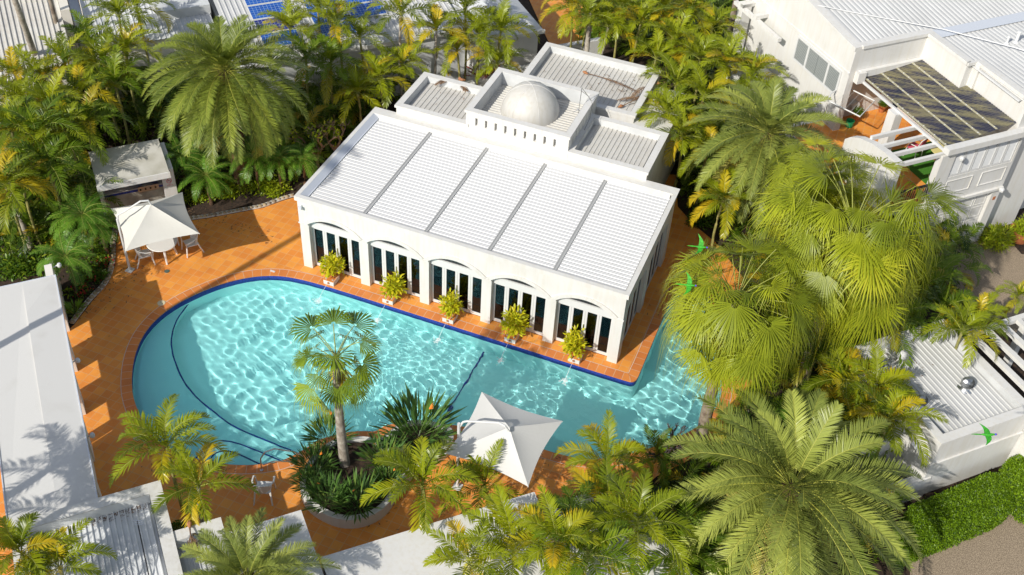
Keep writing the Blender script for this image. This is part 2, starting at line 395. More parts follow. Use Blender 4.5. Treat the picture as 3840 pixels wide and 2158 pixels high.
def step(px, zt, ext, name):
    c = curve([P(x, y, -.28)[:2] for x, y in px])
    pl = c + [P(x, y, -.28)[:2] for x, y in ext]
    mb = MB(); mb.prism(pl, -2.2, zt); o = mb.build(name, M['ledge']); o['kind'] = 'structure'
    # mosaic line along the nosing
    n = len(c); vs = []; uv = []; L = 0; fs = []
    cen = (sum(p[0] for p in pl)/len(pl), sum(p[1] for p in pl)/len(pl))
    for i in range(n):
        a, b = c[max(i-1, 0)], c[min(i+1, n-1)]; t = Vector((b[0]-a[0], b[1]-a[1])).normalized(); nn = Vector((-t.y, t.x))
        if nn.dot(Vector((cen[0]-c[i][0], cen[1]-c[i][1]))) < 0: nn = -nn
        for w in (.015, .065): vs.append((c[i][0]+nn.x*w, c[i][1]+nn.y*w, zt+.004))
    for i in range(n-1): fs.append((2*i, 2*i+1, 2*i+3, 2*i+2))
    me = bpy.data.meshes.new(name+'_line'); me.from_pydata(vs, [], fs); me.materials.append(M['blue'])
    o2 = bpy.data.objects.new(name+'_line', me); COL.objects.link(o2); o2['kind'] = 'structure'; o2.parent = o
    return o
OUTW = [(700, 1240), (400, 1240), (200, 1000), (260, 800), (430, 700)]
ledges = [step([(500, 725), (455, 783), (437, 813), (428, 850), (430, 885), (443, 925), (462, 963), (494, 1001), (534, 1035), (584, 1071), (650, 1101), (700, 1121), (752, 1142), (775, 1152)], -.42, OUTW, 'pool_ledge'),
    step([(480, 1165), (500, 1144), (527, 1118), (545, 1110), (562, 1108), (600, 1115), (650, 1134), (712, 1160), (740, 1172)], -.30, [(700, 1240), (470, 1240)], 'pool_step'),
    step([(512, 1172), (524, 1161), (540, 1143), (564, 1136), (594, 1141), (654, 1168), (680, 1180)], -.24, [(640, 1240), (500, 1240)], 'pool_step')]
# submerged mosaic stripes: rope line at the deep end and the step at the arm
mb = MB(); mb.box(7.30, 7.36, -6, -.6, -1.095, -1.08); o = mb.build('depth_line', M['blue']); o['kind'] = 'structure'
mb = MB(); mb.box(12.6, 15.2, 3.2, 6.5, -2, -.5); arm = mb.build('pool_step', M['ledge']); arm['kind'] = 'structure'
mb = MB(); mb.box(12.7, 15.2, 3.22, 3.30, -.5, -.495); o = mb.build('step_line', M['blue']); o['kind'] = 'structure'

# ---------------- water ----------------
nx, ny = 860, 660
gx = np.linspace(-3.5, 15.9, nx); gy = np.linspace(-9.4, 5.4, ny)
GX, GY = np.meshgrid(gx, gy, indexing='ij')
rng = np.random.RandomState(3)
Z = np.zeros_like(GX)
for i in range(46):
    Lw = rng.uniform(.17, .46); th = rng.normal(.3, 1.0) if i % 2 else rng.uniform(0, 2*PI)
    A = .0068*Lw**2*rng.uniform(.5, 1.4); k = 2*PI/Lw
    Z += A*np.sin(k*(np.cos(th)*GX+np.sin(th)*GY)+rng.uniform(0, 6.28))
JETS = [(2.3*i+1.33, -1.75) for i in range(5)]
calm = 1/(1+np.exp(-((GX+2.2)+.35*(GY+5))/1.2))       # sheltered west ledge is calmer
Z *= .25+.75*calm
for cx, cy in JETS:                                   # rings and chop where the spouts fall in
    for k in range(5):
        ex, ey = cx+rng.uniform(-.7, .7), cy-rng.uniform(-.2, 1.6)
        r = np.hypot(GX-ex, GY-ey); Z += .0012*np.exp(-r/.5)*np.sin(2*PI*r/rng.uniform(.2, .34)+rng.uniform(0, 6))
for k in range(70):                                   # bubbling turbulence in mid pool
    cx, cy = rng.uniform(3.5, 11.5), rng.uniform(-4.6, -1.3); th = rng.uniform(0, PI); Lw = rng.uniform(.14, .3)
    Z += .0010*np.exp(-((GX-cx)**2+(GY-cy)**2)/.5)*np.sin(2*PI/Lw*(np.cos(th)*GX+np.sin(th)*GY))
Z -= .17
big = offset(POOL, .12)
V = np.stack([GX, GY, Z], -1).reshape(-1, 3)
cxm, cym = (GX[:-1, :-1]+GX[1:, 1:])/2, (GY[:-1, :-1]+GY[1:, 1:])/2
mk = inside(cxm.ravel(), cym.ravel(), big).reshape(cxm.shape)
I, J = np.nonzero(mk); A0 = I*ny+J
F = np.stack([A0, A0+ny, A0+ny+1, A0+1], 1)
used = np.unique(F); remap = np.zeros(len(V), int); remap[used] = np.arange(len(used))
me = bpy.data.meshes.new('water'); me.from_pydata(V[used].tolist(), [], remap[F].tolist()); me.shade_smooth()
wm = bpy.data.materials.new('pool_water'); wm.use_nodes = True; nt = wm.node_tree; nt.nodes.clear()
wo = nt.nodes.new('ShaderNodeOutputMaterial'); wg = nt.nodes.new('ShaderNodeBsdfGlass')
wg.inputs['IOR'].default_value = 1.33; wg.inputs['Roughness'].default_value = 0; wg.inputs['Color'].default_value = (.745, .98, .985, 1)
nt.links.new(wg.outputs[0], wo.inputs[0]); me.materials.append(wm)
water = bpy.data.objects.new('water', me); COL.objects.link(water); water['kind'] = 'structure'
water.cycles.is_caustics_caster = True
for o in [flo, arm] + ledges: o.cycles.is_caustics_receiver = True
for n_ in ('pool_wall', 'waterline_tiles', 'depth_line', 'step_line'): bpy.data.objects[n_].cycles.is_caustics_receiver = True
for o in list(bpy.data.objects):
    if o.name.startswith('pool_') and o.name.endswith('_line'): o.cycles.is_caustics_receiver = True
# ---------------- pavilion ----------------
BW, CW, PW, PD, PH, HS = 2.3, .352, 11.852, 5.92, 3.2, 2.01
pav = thing('pavilion', 'white poolside pavilion with five arched bays, louvred roof and a small dome behind', 'pavilion', (0, 0, 0))
def seg_arch(x0, x1, zs, rise, n=14):
    """points of a segmental arch from x0 to x1"""
    h = (x1-x0)/2; R = (h*h+rise*rise)/(2*rise); cz = zs+rise-R; cx = (x0+x1)/2; a = math.asin(h/R)
    return [(cx+R*math.sin(-a+2*a*i/n), cz+R*math.cos(-a+2*a*i/n)) for i in range(n+1)]
up = [(0, 3.02), (0, HS)]
for k in range(5):
    x0, x1 = k*BW+CW, (k+1)*BW
    up += [(x0, HS), (x0, 2.06)] + seg_arch(x0, x1, 2.06, .37)[1:-1] + [(x1, 2.06), (x1, HS)]
up += [(PW, HS), (PW, 3.02)]
MB().vplate(up, -.025, .20).build('front_wall', M['white'], pav)
for k in range(6):
    MB().box(k*BW, k*BW+CW, 0, .20, 0, HS).build('column', M['white'], pav)
# side walls (right side has two openings, left side is plain)
side = [(.20, 3.02), (.20, 0), (.45, 0)]
for y0, y1 in ((.45, 2.7), (3.15, 5.4)):
    side += [(y0, 2.06)] + seg_arch(y0, y1, 2.06, .30)[1:-1] + [(y1, 2.06), (y1, 0)]
    if y0 < 1: side += [(3.15, 0)]
side += [(PD, 0), (PD, 3.02)]
MB().vplate(side, PW-.2, PW, ax='x').build('side_wall', M['white'], pav)
MB().box(0, .2, .2, PD, 0, 3.02).build('side_wall', M['white'], pav)
MB().box(.2, PW-.2, PD-.2, PD, 0, 3.02).build('rear_wall', M['white'], pav)
# string moulding and hoods
st = MB()
for k in range(6):
    xa = k*BW-(.03 if k == 0 else 0); xb = k*BW+CW+(.03 if k == 5 else 0)
    st.box(xa, xb, -.045, -.0252, HS, HS+.05)
st.build('string_moulding', M['white'], pav)
for k in range(5):
    x0, x1 = k*BW+CW, (k+1)*BW
    a = seg_arch(x0-.02, x1+.02, 2.075, .385, 18); b = seg_arch(x0-.17, x1+.17, 2.13, .47, 18)
    MB().vplate(b + a[::-1], -.075, -.0255).build('arch_hood', M['white'], pav)
# doors, transom and fanlight in every bay
M['fanglass'] = mat('dark_fanlight_glass', (.02, .022, .024), .25)  # near-black opaque panes for the fanlights
M['glass'] = glassmat('dark_reflective_glass', (.42, .45, .48), .03)
for k in range(5):
    x0, x1 = k*BW+CW, (k+1)*BW; y = .12
    fan = [(x0, 2.0)] + [(x0, 2.04)] + seg_arch(x0, x1, 2.06, .37)[1:-1] + [(x1, 2.04), (x1, 2.0)]
    f = MB(); f.box(x0, x1, y, .26, 1.84, 2.11)
    g = seg_arch(x0+.1, x1-.1, 2.06, .30); g2 = seg_arch(x0, x1, 2.06, .365)
    f.vplate(g2+g[::-1], y+.03, .2)
    fl_ = f.build('fanlight', M['frame'], pav)
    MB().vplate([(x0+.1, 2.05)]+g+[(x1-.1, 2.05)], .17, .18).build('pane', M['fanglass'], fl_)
    lw = (x1-x0)/4
    for j in range(4):
        a = x0+j*lw+.004; b = a+lw-.008
        fr = MB(); y0, y1 = .2, .245
        fr.box(a, a+.075, y0, y1, .02, 1.84).box(b-.075, b, y0, y1, .02, 1.84).box(a+.075, b-.075, y0, y1, .02, .14).box(a+.075, b-.075, y0, y1, 1.74, 1.84)
        leaf = fr.build('door_leaf', M['frame'], pav)
        MB().box(a+.075, b-.075, .22, .226, .14, 1.74).build('pane', M['glass'], leaf)
        if j == 2: 
            h = MB(); h.box(a-.03, a+.01, .18, .2, .85, 1.15); h.build('door_handle', M['chrome'], leaf)
for y0, y1 in ((.45, 2.7), (3.15, 5.4)):
    for j in range(4):
        lw = (y1-y0)/4; a = y0+j*lw+.004; b = a+lw-.008; fr = MB()
        for q in ((a, a+.075, .02, 2.06), (b-.075, b, .02, 2.06), (a+.075, b-.075, .02, .14), (a+.075, b-.075, 1.96, 2.06)):
            fr.box(PW-.16, PW-.11, q[0], q[1], q[2], q[3])
        leaf = fr.build('door_leaf', M['frame'], pav)
        MB().box(PW-.14, PW-.134, a+.075, b-.075, .14, 1.96).build('pane', M['glass'], leaf)
    MB().box(PW-.16, PW-.11, y0, y1, 2.06, 2.5).build('fanlight', M['glass'], pav)
MB().box(.2, PW-.2, .2, PD-.2, .002, .012).build('interior_floor', M['floor_in'], pav)
# roof: coping frame, gutters, beams and louvres
H0, H1 = 3.02, PH
c = MB(); o_ = .075
c.box(-o_, PW+o_, -o_, .09, H0, H1)                # front coping
c.box(-o_, .07, .09, PD, H0, H1)                   # left coping
c.box(PW-.09, PW+o_, .09, PD+.1, H0, H1)           # right coping
c.box(-o_, PW+o_, 5.62, PD+.1, H0, H1+.003)        # rear shelf
c.build('roof_coping', M['white'], pav)
g = MB()
g.quad((.07, .09, H1-.004), (.30, .09, 3.05), (.30, 5.62, 3.05), (.07, 5.62, H1-.004)).box(.30, .34, .09, 5.62, 3.0, 3.13)
g.build('roof_gutter', M['gutter'], pav)
g = MB(); g.box(.07, PW-.09, .09, .115, 3.0, 3.165); g.build('gutter_edge', M['bar'], pav)
g = MB(); g.quad((.3, 5.45, 3.1), (PW-.15, 5.45, 3.1), (PW-.15, 5.62, H1-.01), (.3, 5.62, H1-.01)); g.build('roof_flashing', M['white'], pav)
g = MB(); g.box(.30, PW-.09, .115, 5.5, 2.92, 2.96); g.build('louvre_shade_sheet', M['dark'], pav)  # near-black sheet stands in for the shade below the louvre gaps
bars = [.34, 2.44, 4.72, 7.0, 9.29, PW-.13]
for i, bx in enumerate(bars):
    if 0 < i < 5:
        b = MB(); b.box(bx-.03, bx+.10, .115, 5.48, 2.96, 3.125).box(bx-.012, bx+.012, .115, 5.48, 3.125, 3.14); b.build('roof_beam', M['bar'], pav)
pitch = .176
for i in range(5):
    xa = bars[i]+(.10 if i else .01); xb = bars[i+1]-(.035 if i < 4 else .0)
    lv = MB(); tilt = .016 if i == 0 else .004
    y = .13; 
    while y < 5.42:
        pr = [(.004, -.005-tilt*.3), (.018, .012), (.045, .017), (.072, .007), (.098, .016), (.134, .017), (.154 - (.024 if i == 0 else 0), .004), (.155- (.024 if i == 0 else 0), -.03)]
        vs = []
        for a, b in pr: vs += [(xa, y+a, 3.085+b), (xb, y+a, 3.085+b)]
        lv.add(vs, [(2*j, 2*j+1, 2*j+3, 2*j+2) for j in range(len(pr)-1)])
        lv.quad((xa, y+.004, 3.08), (xb, y+.004, 3.08), (xb, y+.004, 3.05), (xa, y+.004, 3.05))
        y += pitch
    lv.build('louvre_panel', M['louvre'], pav)

# rear wings, tower and dome (part of the pavilion)
def parapet_block(name, x0, x1, y0, y1, ztop, zroof, parent, w=.2, wall='white', inner='grey', roof='metal_cream', ribs=10, fr=None, along='y', z0=0.0, lip=.05, slots=None):
    t = MB(fr)
    for q, a in enumerate(((x0, x1, y0, y0+w), (x0, x1, y1-w, y1), (x0, x0+w, y0+w, y1-w), (x1-w, x1, y0+w, y1-w))):
        if slots and q in (0, 3):
            t.box(*a, z0, 3.60).box(*a, 3.93, ztop-.10)
            cs = slots[q]; e0, e1 = (a[0], a[1]) if q == 0 else (a[2], a[3]); e = e0
            for c in cs+[None]:
                f = e1 if c is None else c-.045
                t.box(*((e, f, a[2], a[3]) if q == 0 else (a[0], a[1], e, f)), 3.60, 3.93)
                if c is not None: e = c+.045
        else: t.box(*a, z0, ztop-.10)
    q = t.build(name, M[wall], parent)
    t = MB(fr)
    for a in ((x0-lip, x1+lip, y0-lip, y0+w), (x0-lip, x1+lip, y1-w, y1+lip), (x0-lip, x0+w, y0+w, y1-w), (x1-w, x1+lip, y0+w, y1-w)):
        t.box(*a, ztop-.10, ztop)
    t.build('parapet_coping', M[wall], parent)
    t = MB(fr); g = .012
    t.quad((x0+w, y0+w+g, zroof), (x1-w, y0+w+g, zroof), (x1-w, y0+w+g, ztop-.01), (x0+w, y0+w+g, ztop-.01))
    t.quad((x0+w, y1-w-g, zroof), (x1-w, y1-w-g, zroof), (x1-w, y1-w-g, ztop-.01), (x0+w, y1-w-g, ztop-.01))
    t.quad((x0+w+g, y0+w, zroof), (x0+w+g, y1-w, zroof), (x0+w+g, y1-w, ztop-.01), (x0+w+g, y0+w, ztop-.01))
    t.quad((x1-w-g, y0+w, zroof), (x1-w-g, y1-w, zroof), (x1-w-g, y1-w, ztop-.01), (x1-w-g, y0+w, ztop-.01))
    t.build('parapet_lining', M[inner], parent)
    r = MB(fr); s = .1
    if along == 'y': r.corr((x0+w+s, y0+w, zroof), (x1-x0-2*w-2*s, 0, 0), (0, y1-y0-2*w, .04), ribs)
    else: r.corr((x0+w, y0+w+s, zroof), (0, y1-y0-2*w-2*s, 0), (x1-x0-2*w, 0, .04), ribs)
    r.build('roof_sheeting', M[roof], parent)
    t = MB(fr); t.quad((x0+w, y0+w, zroof-.012), (x1-w, y0+w, zroof-.012), (x1-w, y1-w, zroof-.012), (x0+w, y1-w, zroof-.012))
    t.build('roof_deck', M[roof], parent)
    return q
parapet_block('wing_wall', .84, 3.75, 5.97, 8.5, 3.58, 3.27, pav, ribs=12)
parapet_block('wing_wall', 7.68, 10.68, 5.97, 8.6, 3.58, 3.27, pav, ribs=14)
parapet_block('rear_block_wall', 4.35, 9.2, 9.26, 12.85, 3.55, 3.22, pav, ribs=22)
MB().box(9.2, 10.6, 8.65, 12.2, 0, 3.2).build('rear_annex', M['white'], pav)
# tower with slots
tx0, tx1, ty0, ty1, tz = 3.70, 7.70, 5.955, 9.15, 4.20
sl = 9; 
parapet_block('tower_wall', tx0, tx1, ty0, ty1, tz, 3.66, pav, ribs=17, along='x', slots={0: [tx0+.22+(tx1-tx0-.56)*(i+.5)/sl for i in range(sl)], 3: [ty0+.3+(ty1-ty0-.6)*(i+.5)/7 for i in range(7)]})
# dome with panel seams
dc = (5.60, 7.60, 3.62); dr, dh = 1.10, 1.22; d = MB(); n = 44; rings = 18
for i in range(rings+1):
    t = i/rings*PI/2; z = dh*math.sin(t)
    for k in range(n):
        rr = dr*math.cos(t)
        d.v.append((dc[0]+rr*math.cos(2*PI*k/n+.1), dc[1]+rr*math.sin(2*PI*k/n+.1), dc[2]+z))
for i in range(rings):
    for k in range(n): d.f.append((i*n+k, i*n+(k+1) % n, (i+1)*n+(k+1) % n, (i+1)*n+k)); d.m.append(0)
do = d.build('dome', M['metal_cream'], pav, smooth=True)
s_ = MB()
for k in (2, 9, 16, 23, 30, 37): s_.tube([(dc[0]+(dr+.006)*math.cos(i/12*PI/2)*math.cos(2*PI*k/n+.1), dc[1]+(dr+.006)*math.cos(i/12*PI/2)*math.sin(2*PI*k/n+.1), dc[2]+(dh+.006)*math.sin(i/12*PI/2)) for i in range(13)], .009, 4)
s_.tube([(dc[0]+(dr+.02)*math.cos(a), dc[1]+(dr+.02)*math.sin(a), dc[2]+.06) for a in [2*PI*i/40 for i in range(41)]], .02, 5)
s_.build('dome_seam', M['white'], do)
# ---------------- pool bath house on the left ----------------
U = 'uv'
bh = thing('bath_house', 'long white flat-roofed colonnade building along the left edge of the pool terrace', 'building', X(-9.2, -5))
r = MB(U); u0, um, u1, va, vb = -10.3, -9.08, -8.1, -.40, -9.93
r.box(u0, u1, vb, va, 2.20, 2.36)
r.add([(u0, va, 2.362), (um, va, 2.362), (um, -1.9, 2.42), (um, vb, 2.42), (u0, vb, 2.362)], [(0, 1, 2, 3, 4)])
r.add([(um, va, 2.362), (u1, va, 2.362), (u1, vb, 2.362), (um, vb, 2.42), (um, -1.9, 2.42)], [(0, 1, 2, 3, 4)])
r.build('roof', mat('painted_membrane', (.60, .59, .565), .75, (.53, .515, .48), .9, .1, 30, lo=.2, hi=.45), bh)
r = MB(U); r.box(u1, u1+.035, vb, va, 2.26, 2.385).box(u0-.03, u0, vb, va, 2.26, 2.385).box(u0-.03, u1+.035, va, va+.03, 2.26, 2.385); r.build('roof_edge_strip', M['gutter'], bh)
for a, b in ((-1.87, -2.5), (-3.85, -4.45), (-5.8, -6.42), (-7.75, -8.35), (-9.5, -9.92)):
    MB(U).box(-8.38, -8.15, b, a, 0, 2.19).build('pier', M['cream'], bh)
MB(U).box(-8.38, -8.15, -.53, .45, 0, 2.19).box(-8.38, -8.15, .45, 1.85, 0, 1.35).build('screen_wall', M['cream'], bh)
for a in (-.7, -2.5, -4.47, -6.4, -8.4): MB(U).box(-10.28, -10.1, a-.18, a+.18, 0, 2.19).build('rear_pier', M['cream'], bh)
for k, (a, b) in enumerate(((-6.42, -7.75), (-8.35, -9.5))): MB(U).box(-8.3, -8.2, b, a, 0, 2.1).build('wall_panel', M['cream'], bh)
for a in (-4.2, 1.0-.6, -7.3):
    w = MB(U); w.tube([(-8.12, a, 2.05), (-7.98, a, 2.12)], .02, 6).lathe((-7.93, a, 2.08), [(0, .10), (.05, .09), (.075, .02), (.07, -.03), (0, -.05)], 12)
    w.build('wall_light', M['frame'], bh)
# scroll bracket hanging off the first opening
b = MB(U)
for k in range(3):
    b.tube([(-8.2+.1*math.cos(t)*(1-t/9), -.75-.22*k+.1*math.sin(t)*(1-t/9), 1.9) for t in [i*.5 for i in range(14)]], .012, 4)
b.build('iron_scroll', M['iron'], bh)

# ---------------- pump house, bottom left ----------------
ph = thing('flat_roof_house', 'white parapet building with grey ribbed roof in the bottom left corner', 'building', X(-8, -13))
parapet_block('wall', -10.2, -6.5, -18, -9.93, 2.5, 2.12, ph, w=.3, roof='metal_worn', ribs=20, fr=U, wall='oldwhite')
parapet_block('wall', -6.72, -5.27, -18, -11.66, 2.46, 2.10, ph, w=.27, roof='metal_worn', ribs=6, fr=U, wall='oldwhite')
lt = MB(U); random.seed(3)
for i in range(240):
    u = random.uniform(-9.9, -6.9); v = -10.3-abs(random.gauss(0, .10)); a = random.uniform(0, PI); l = random.uniform(.03, .12)
    lt.add([(u, v, 2.16+.02*random.random()), (u+l*math.cos(a), v+l*math.sin(a), 2.17), (u+l*math.cos(a)-.02*math.sin(a), v+l*math.sin(a)+.02*math.cos(a), 2.175)], [(0, 1, 2)])
o = lt.build('leaf_litter', M['deadleaf']); tag(o, 'drift of dead leaves along the inside of the grey roof parapet', 'leaf litter'); o['kind'] = 'stuff'
def vent(u, v, z, label, rr=.17, m='alu', world=False):
    loc = (u, v, z) if world else X(u, v, z)
    t = thing('roof_ventilator', label, 'roof vent', loc, 0, 'turbine roof vents')
    b = MB(); b.lathe((0, 0, 0), [(rr*1.35, 0), (rr*1.3, .02), (rr*.75, .03), (rr*.7, .14)], 20); b.build('collar', M[m], t, smooth=True, local=True)
    h = MB(); n = 22
    prof = [(rr*.72, .13), (rr*.98, .18), (rr*1.08, .26), (rr*.95, .34), (rr*.6, .40), (0.02, .43)]
    for i in range(n):
        a0 = 2*PI*i/n; a1 = 2*PI*(i+.72)/n
        vs = []
        for q, (r_, zz) in enumerate(prof):
            tw = q*.09
            vs += [(r_*math.cos(a0+tw), r_*math.sin(a0+tw), zz), (r_*.86*math.cos(a1+tw+.1), r_*.86*math.sin(a1+tw+.1), zz)]
        h.add(vs, [(2*q, 2*q+1, 2*q+3, 2*q+2) for q in range(len(prof)-1)])
    h.build('turbine', M[m], t, local=True)
    return t
vent(-6.0, -12.0, 2.12, 'spun aluminium turbine vent on the small grey roof at the bottom left')
# aerial mast lying on the grey roof
t = thing('roof_aerial', 'thin tilted aerial mast with small crossbars on the bottom left grey roof', 'aerial', X(-7.3, -12.2, 2.15))
a = MB(U); a.tube([(-7.22, -11.2, 2.75), (-7.25, -12.6, 2.2)], .018, 5); a.build('mast', M['iron'], t)
a = MB(U)
for k in range(3): a.tube([(-7.32, -11.15-.06*k, 2.78), (-7.10, -11.2-.06*k, 2.72)], .008, 4)
a.build('crossbar', M['chrome'], t)

# flat white roofs at the bottom
t = tag(MB(U).box(-5.22, -3.22, -18, -12.1, 0, 2.4).build('flat_roof_block', M['white']), 'plain white flat-roofed block at the bottom behind the short date palm', 'building')
t = tag(MB(U).prism([(-3.15, -13.70), (2.78, -13.80), (2.74, -14.3), (5.5, -14.4), (5.5, -20), (-3.15, -20)], 0, 2.4).build('flat_roof_block', M['white']), 'wide white flat roof at the bottom under the middle palms', 'building')

# ---------------- barbecue shed ----------------
sh = thing('barbecue_shed', 'small white flat-roofed barbecue shelter with a blue tiled counter', 'shelter', X(-4.9, 5.2))
r = MB(U); r.box(-6.2, -3.68, 4.15, 6.35, 2.06, 2.2)
r.build('roof', mat('stained_fibre_sheet', (.56, .54, .48), .85, (.40, .38, .31), 1.3, .2, 25), sh)
MB(U).box(-6.22, -3.66, 4.10, 4.15, 1.98, 2.215).build('fascia', M['white'], sh)
MB(U).box(-3.95, -3.5, 4.55, 6.3, 0, 2.05).build('end_wall', M['white'], sh)
MB(U).box(-6.2, -6.05, 4.7, 6.3, 0, 2.05).box(-6.05, -3.95, 6.1, 6.3, 0, 2.05).build('rear_wall', M['cream'], sh)
M['bluetile'] = tilemat('cobalt_wall_tile', (.012, .03, .24), (.006, .014, .13), (.02, .05, .25), size=.15, msize=.006, dirt=.2)
MB(U).box(-6.05, -3.95, 5.25, 5.4, 1.2, 2.05).build('splashback', M['bluetile'], sh)
MB(U).box(-6.05, -3.95, 4.85, 4.9, 1.12, 1.24).build('tiled_edge', M['bluetile'], sh)
MB(U).box(-6.05, -3.95, 4.82, 5.25, 1.24, 1.27).build('counter', mat('pale_stone_counter', (.45, .42, .38), .5), sh)
MB(U).box(-6.05, -3.95, 4.86, 5.2, 0, 1.12).build('cabinet', mat('beige_cabinet', (.36, .33, .27), .8, (.25, .23, .19), 4), sh)
g = MB(U); g.box(-4.85, -4.1, 4.78, 5.22, 1.10, 1.33); g.build('grill', M['alu'], sh)
for k in range(4): g = MB(); g.tube([X(-4.76+.18*k, 4.78, 1.22), X(-4.76+.18*k, 4.75, 1.22)], .035, 10); g.build('knob', M['iron'], sh)
MB(U).box(-4.62, -4.38, 5.2, 5.248, 1.5, 1.85).build('notice', M['frame'], sh)
# no smoking sign on the shed end wall
t = thing('no_smoking_sign', 'small no smoking sign on the white end wall of the shelter', 'sign', X(-3.72, 4.54, 1.6))
MB(U).box(-3.87, -3.57, 4.535, 4.548, 1.30, 1.68).build('sign_board', M['frame'], t)
s_ = MB(); c_ = (-3.72, 1.54)
rg = [X(c_[0]+.085*math.cos(a), 4.53, c_[1]+.085*math.sin(a)) for a in [2*PI*i/24 for i in range(25)]]
s_.tube(rg, .009, 4).tube([X(c_[0]-.06, 4.53, c_[1]+.06), X(c_[0]+.06, 4.53, c_[1]-.06)], .008, 4); s_.build('prohibition_ring', M['red_flower'], t)
s_ = MB(U); s_.box(-3.78, -3.67, 4.530, 4.534, 1.532, 1.548); s_.build('cigarette_symbol', M['iron'], t)
def text(body, size, loc, rot, m, name, parent=None):
    cu = bpy.data.curves.new(name, 'FONT'); cu.body = body; cu.size = size; cu.extrude = .001; cu.align_x = 'CENTER'
    tmp = bpy.data.objects.new('tmp', cu); COL.objects.link(tmp)
    me = bpy.data.meshes.new_from_object(tmp); bpy.data.objects.remove(tmp)
    me.materials.clear(); me.materials.append(m)
    o = bpy.data.objects.new(name, me); COL.objects.link(o); b = parent['_base'] if parent else (0, 0, 0)
    o.location = tuple(loc[i]-b[i] for i in range(3)); o.rotation_euler = rot; o.parent = parent; return o
text('NO', .05, X(-3.72, 4.53, 1.385), (PI/2, 0, PI/4), M['red_flower'], 'sign_text', t)
text('SMOKING', .05, X(-3.72, 4.53, 1.325), (PI/2, 0, PI/4), M['red_flower'], 'sign_text', t)

# ---------------- houses along the top ----------------
th = thing('ribbed_roof_house', 'long house with white ribbed roof behind the palms at the top centre', 'house', X(6, 12))
r = MB(U); r.corr((.2, 9.45, 2.8), (9.7, 0, 0), (0, 11, 1.1), 44, h=.035); r.build('roof', M['metal_white'], th)
MB(U).box(.2, 10.4, 9.5, 20, 0, 2.6).build('wall', M['grey'], th)
MB(U).box(.2, 9.9, 9.36, 9.46, 2.62, 2.80).build('eave_gutter', M['white'], th)
r = MB(U); r.add([(9.9, 8.25, 2.8), (13.05, 8.25, 2.8), (13.05, 16, 2.8), (9.9, 16, 2.8), (11.3, 10.2, 3.5), (11.3, 16, 3.5)], [(0, 1, 4), (1, 2, 5, 4), (0, 4, 5, 3)])
r.build('hipped_roof', mat('pale_flat_roof', (.57, .58, .59), .6, (.53, .54, .55), 1.5), th)
MB(U).box(10.0, 12.9, 8.4, 16, 0, 2.75).build('wall', M['white'], th)
MB(U).box(9.9, 13.1, 8.15, 8.24, 2.66, 2.82).build('eave_gutter', M['white'], th)
fence = thing('garden_wall', 'low white garden wall zigzagging behind the domed pavilion', 'wall', X(13, 9))
MB(U).box(11.4, 13.3, 9.3-1.9, 9.55-1.9, 0, 1.6).box(13.1, 13.5, 7.5, 8.4, 0, 1.75).box(13.5, 16.3, 8.65, 8.9, 0, 1.5).build('wall_run', M['oldwhite'], fence)
MB(U).box(6.6, 9.4, 7.0, 7.25, 0, 1.6).build('wall_run', M['oldwhite'], fence)
# far left house
fh = thing('ribbed_wall_house', 'cream house with tall ribbed roof sheets in the top left corner', 'house', X(-7, 15))
r = MB(U); r.corr((-11.5, 11.75, 2.5), (5.6, 0, 0), (0, 4.75, 1.0), 27, h=.05); r.build('roof', M['metal_cream'], fh)
MB(U).box(-11.5, -5.9, 11.95, 16.5, 0, 2.45).build('wall', M['cream'], fh)
MB(U).box(-7.65, -5.9, 16.5, 17.6, 0, 4.1).box(-5.9, -5.55, 14.7, 17.6, 0, 3.6).build('parapet', M['cream'], fh)
MB(U).box(-5.5, -5.1, 14.9, 18, 0, 2.9).build('downpipe_recess', M['gutter'], fh)
gh = thing('ribbed_roof_house', 'house with dull white ribbed roof and grey dormer behind the big date palm', 'house', X(-3, 16))
r = MB(U); r.corr((-5.05, 12.7, 2.7), (5.0, 0, 0), (0, 7, .7), 24, h=.035); r.build('roof', M['metal_worn'], gh)
MB(U).box(-5.0, 0, 12.9, 20, 0, 2.6).build('wall', M['cream'], gh)
MB(U).box(-2.2, .0, 14.0, 15.9, 2.4, 3.25).build('dormer', M['grey'], gh)
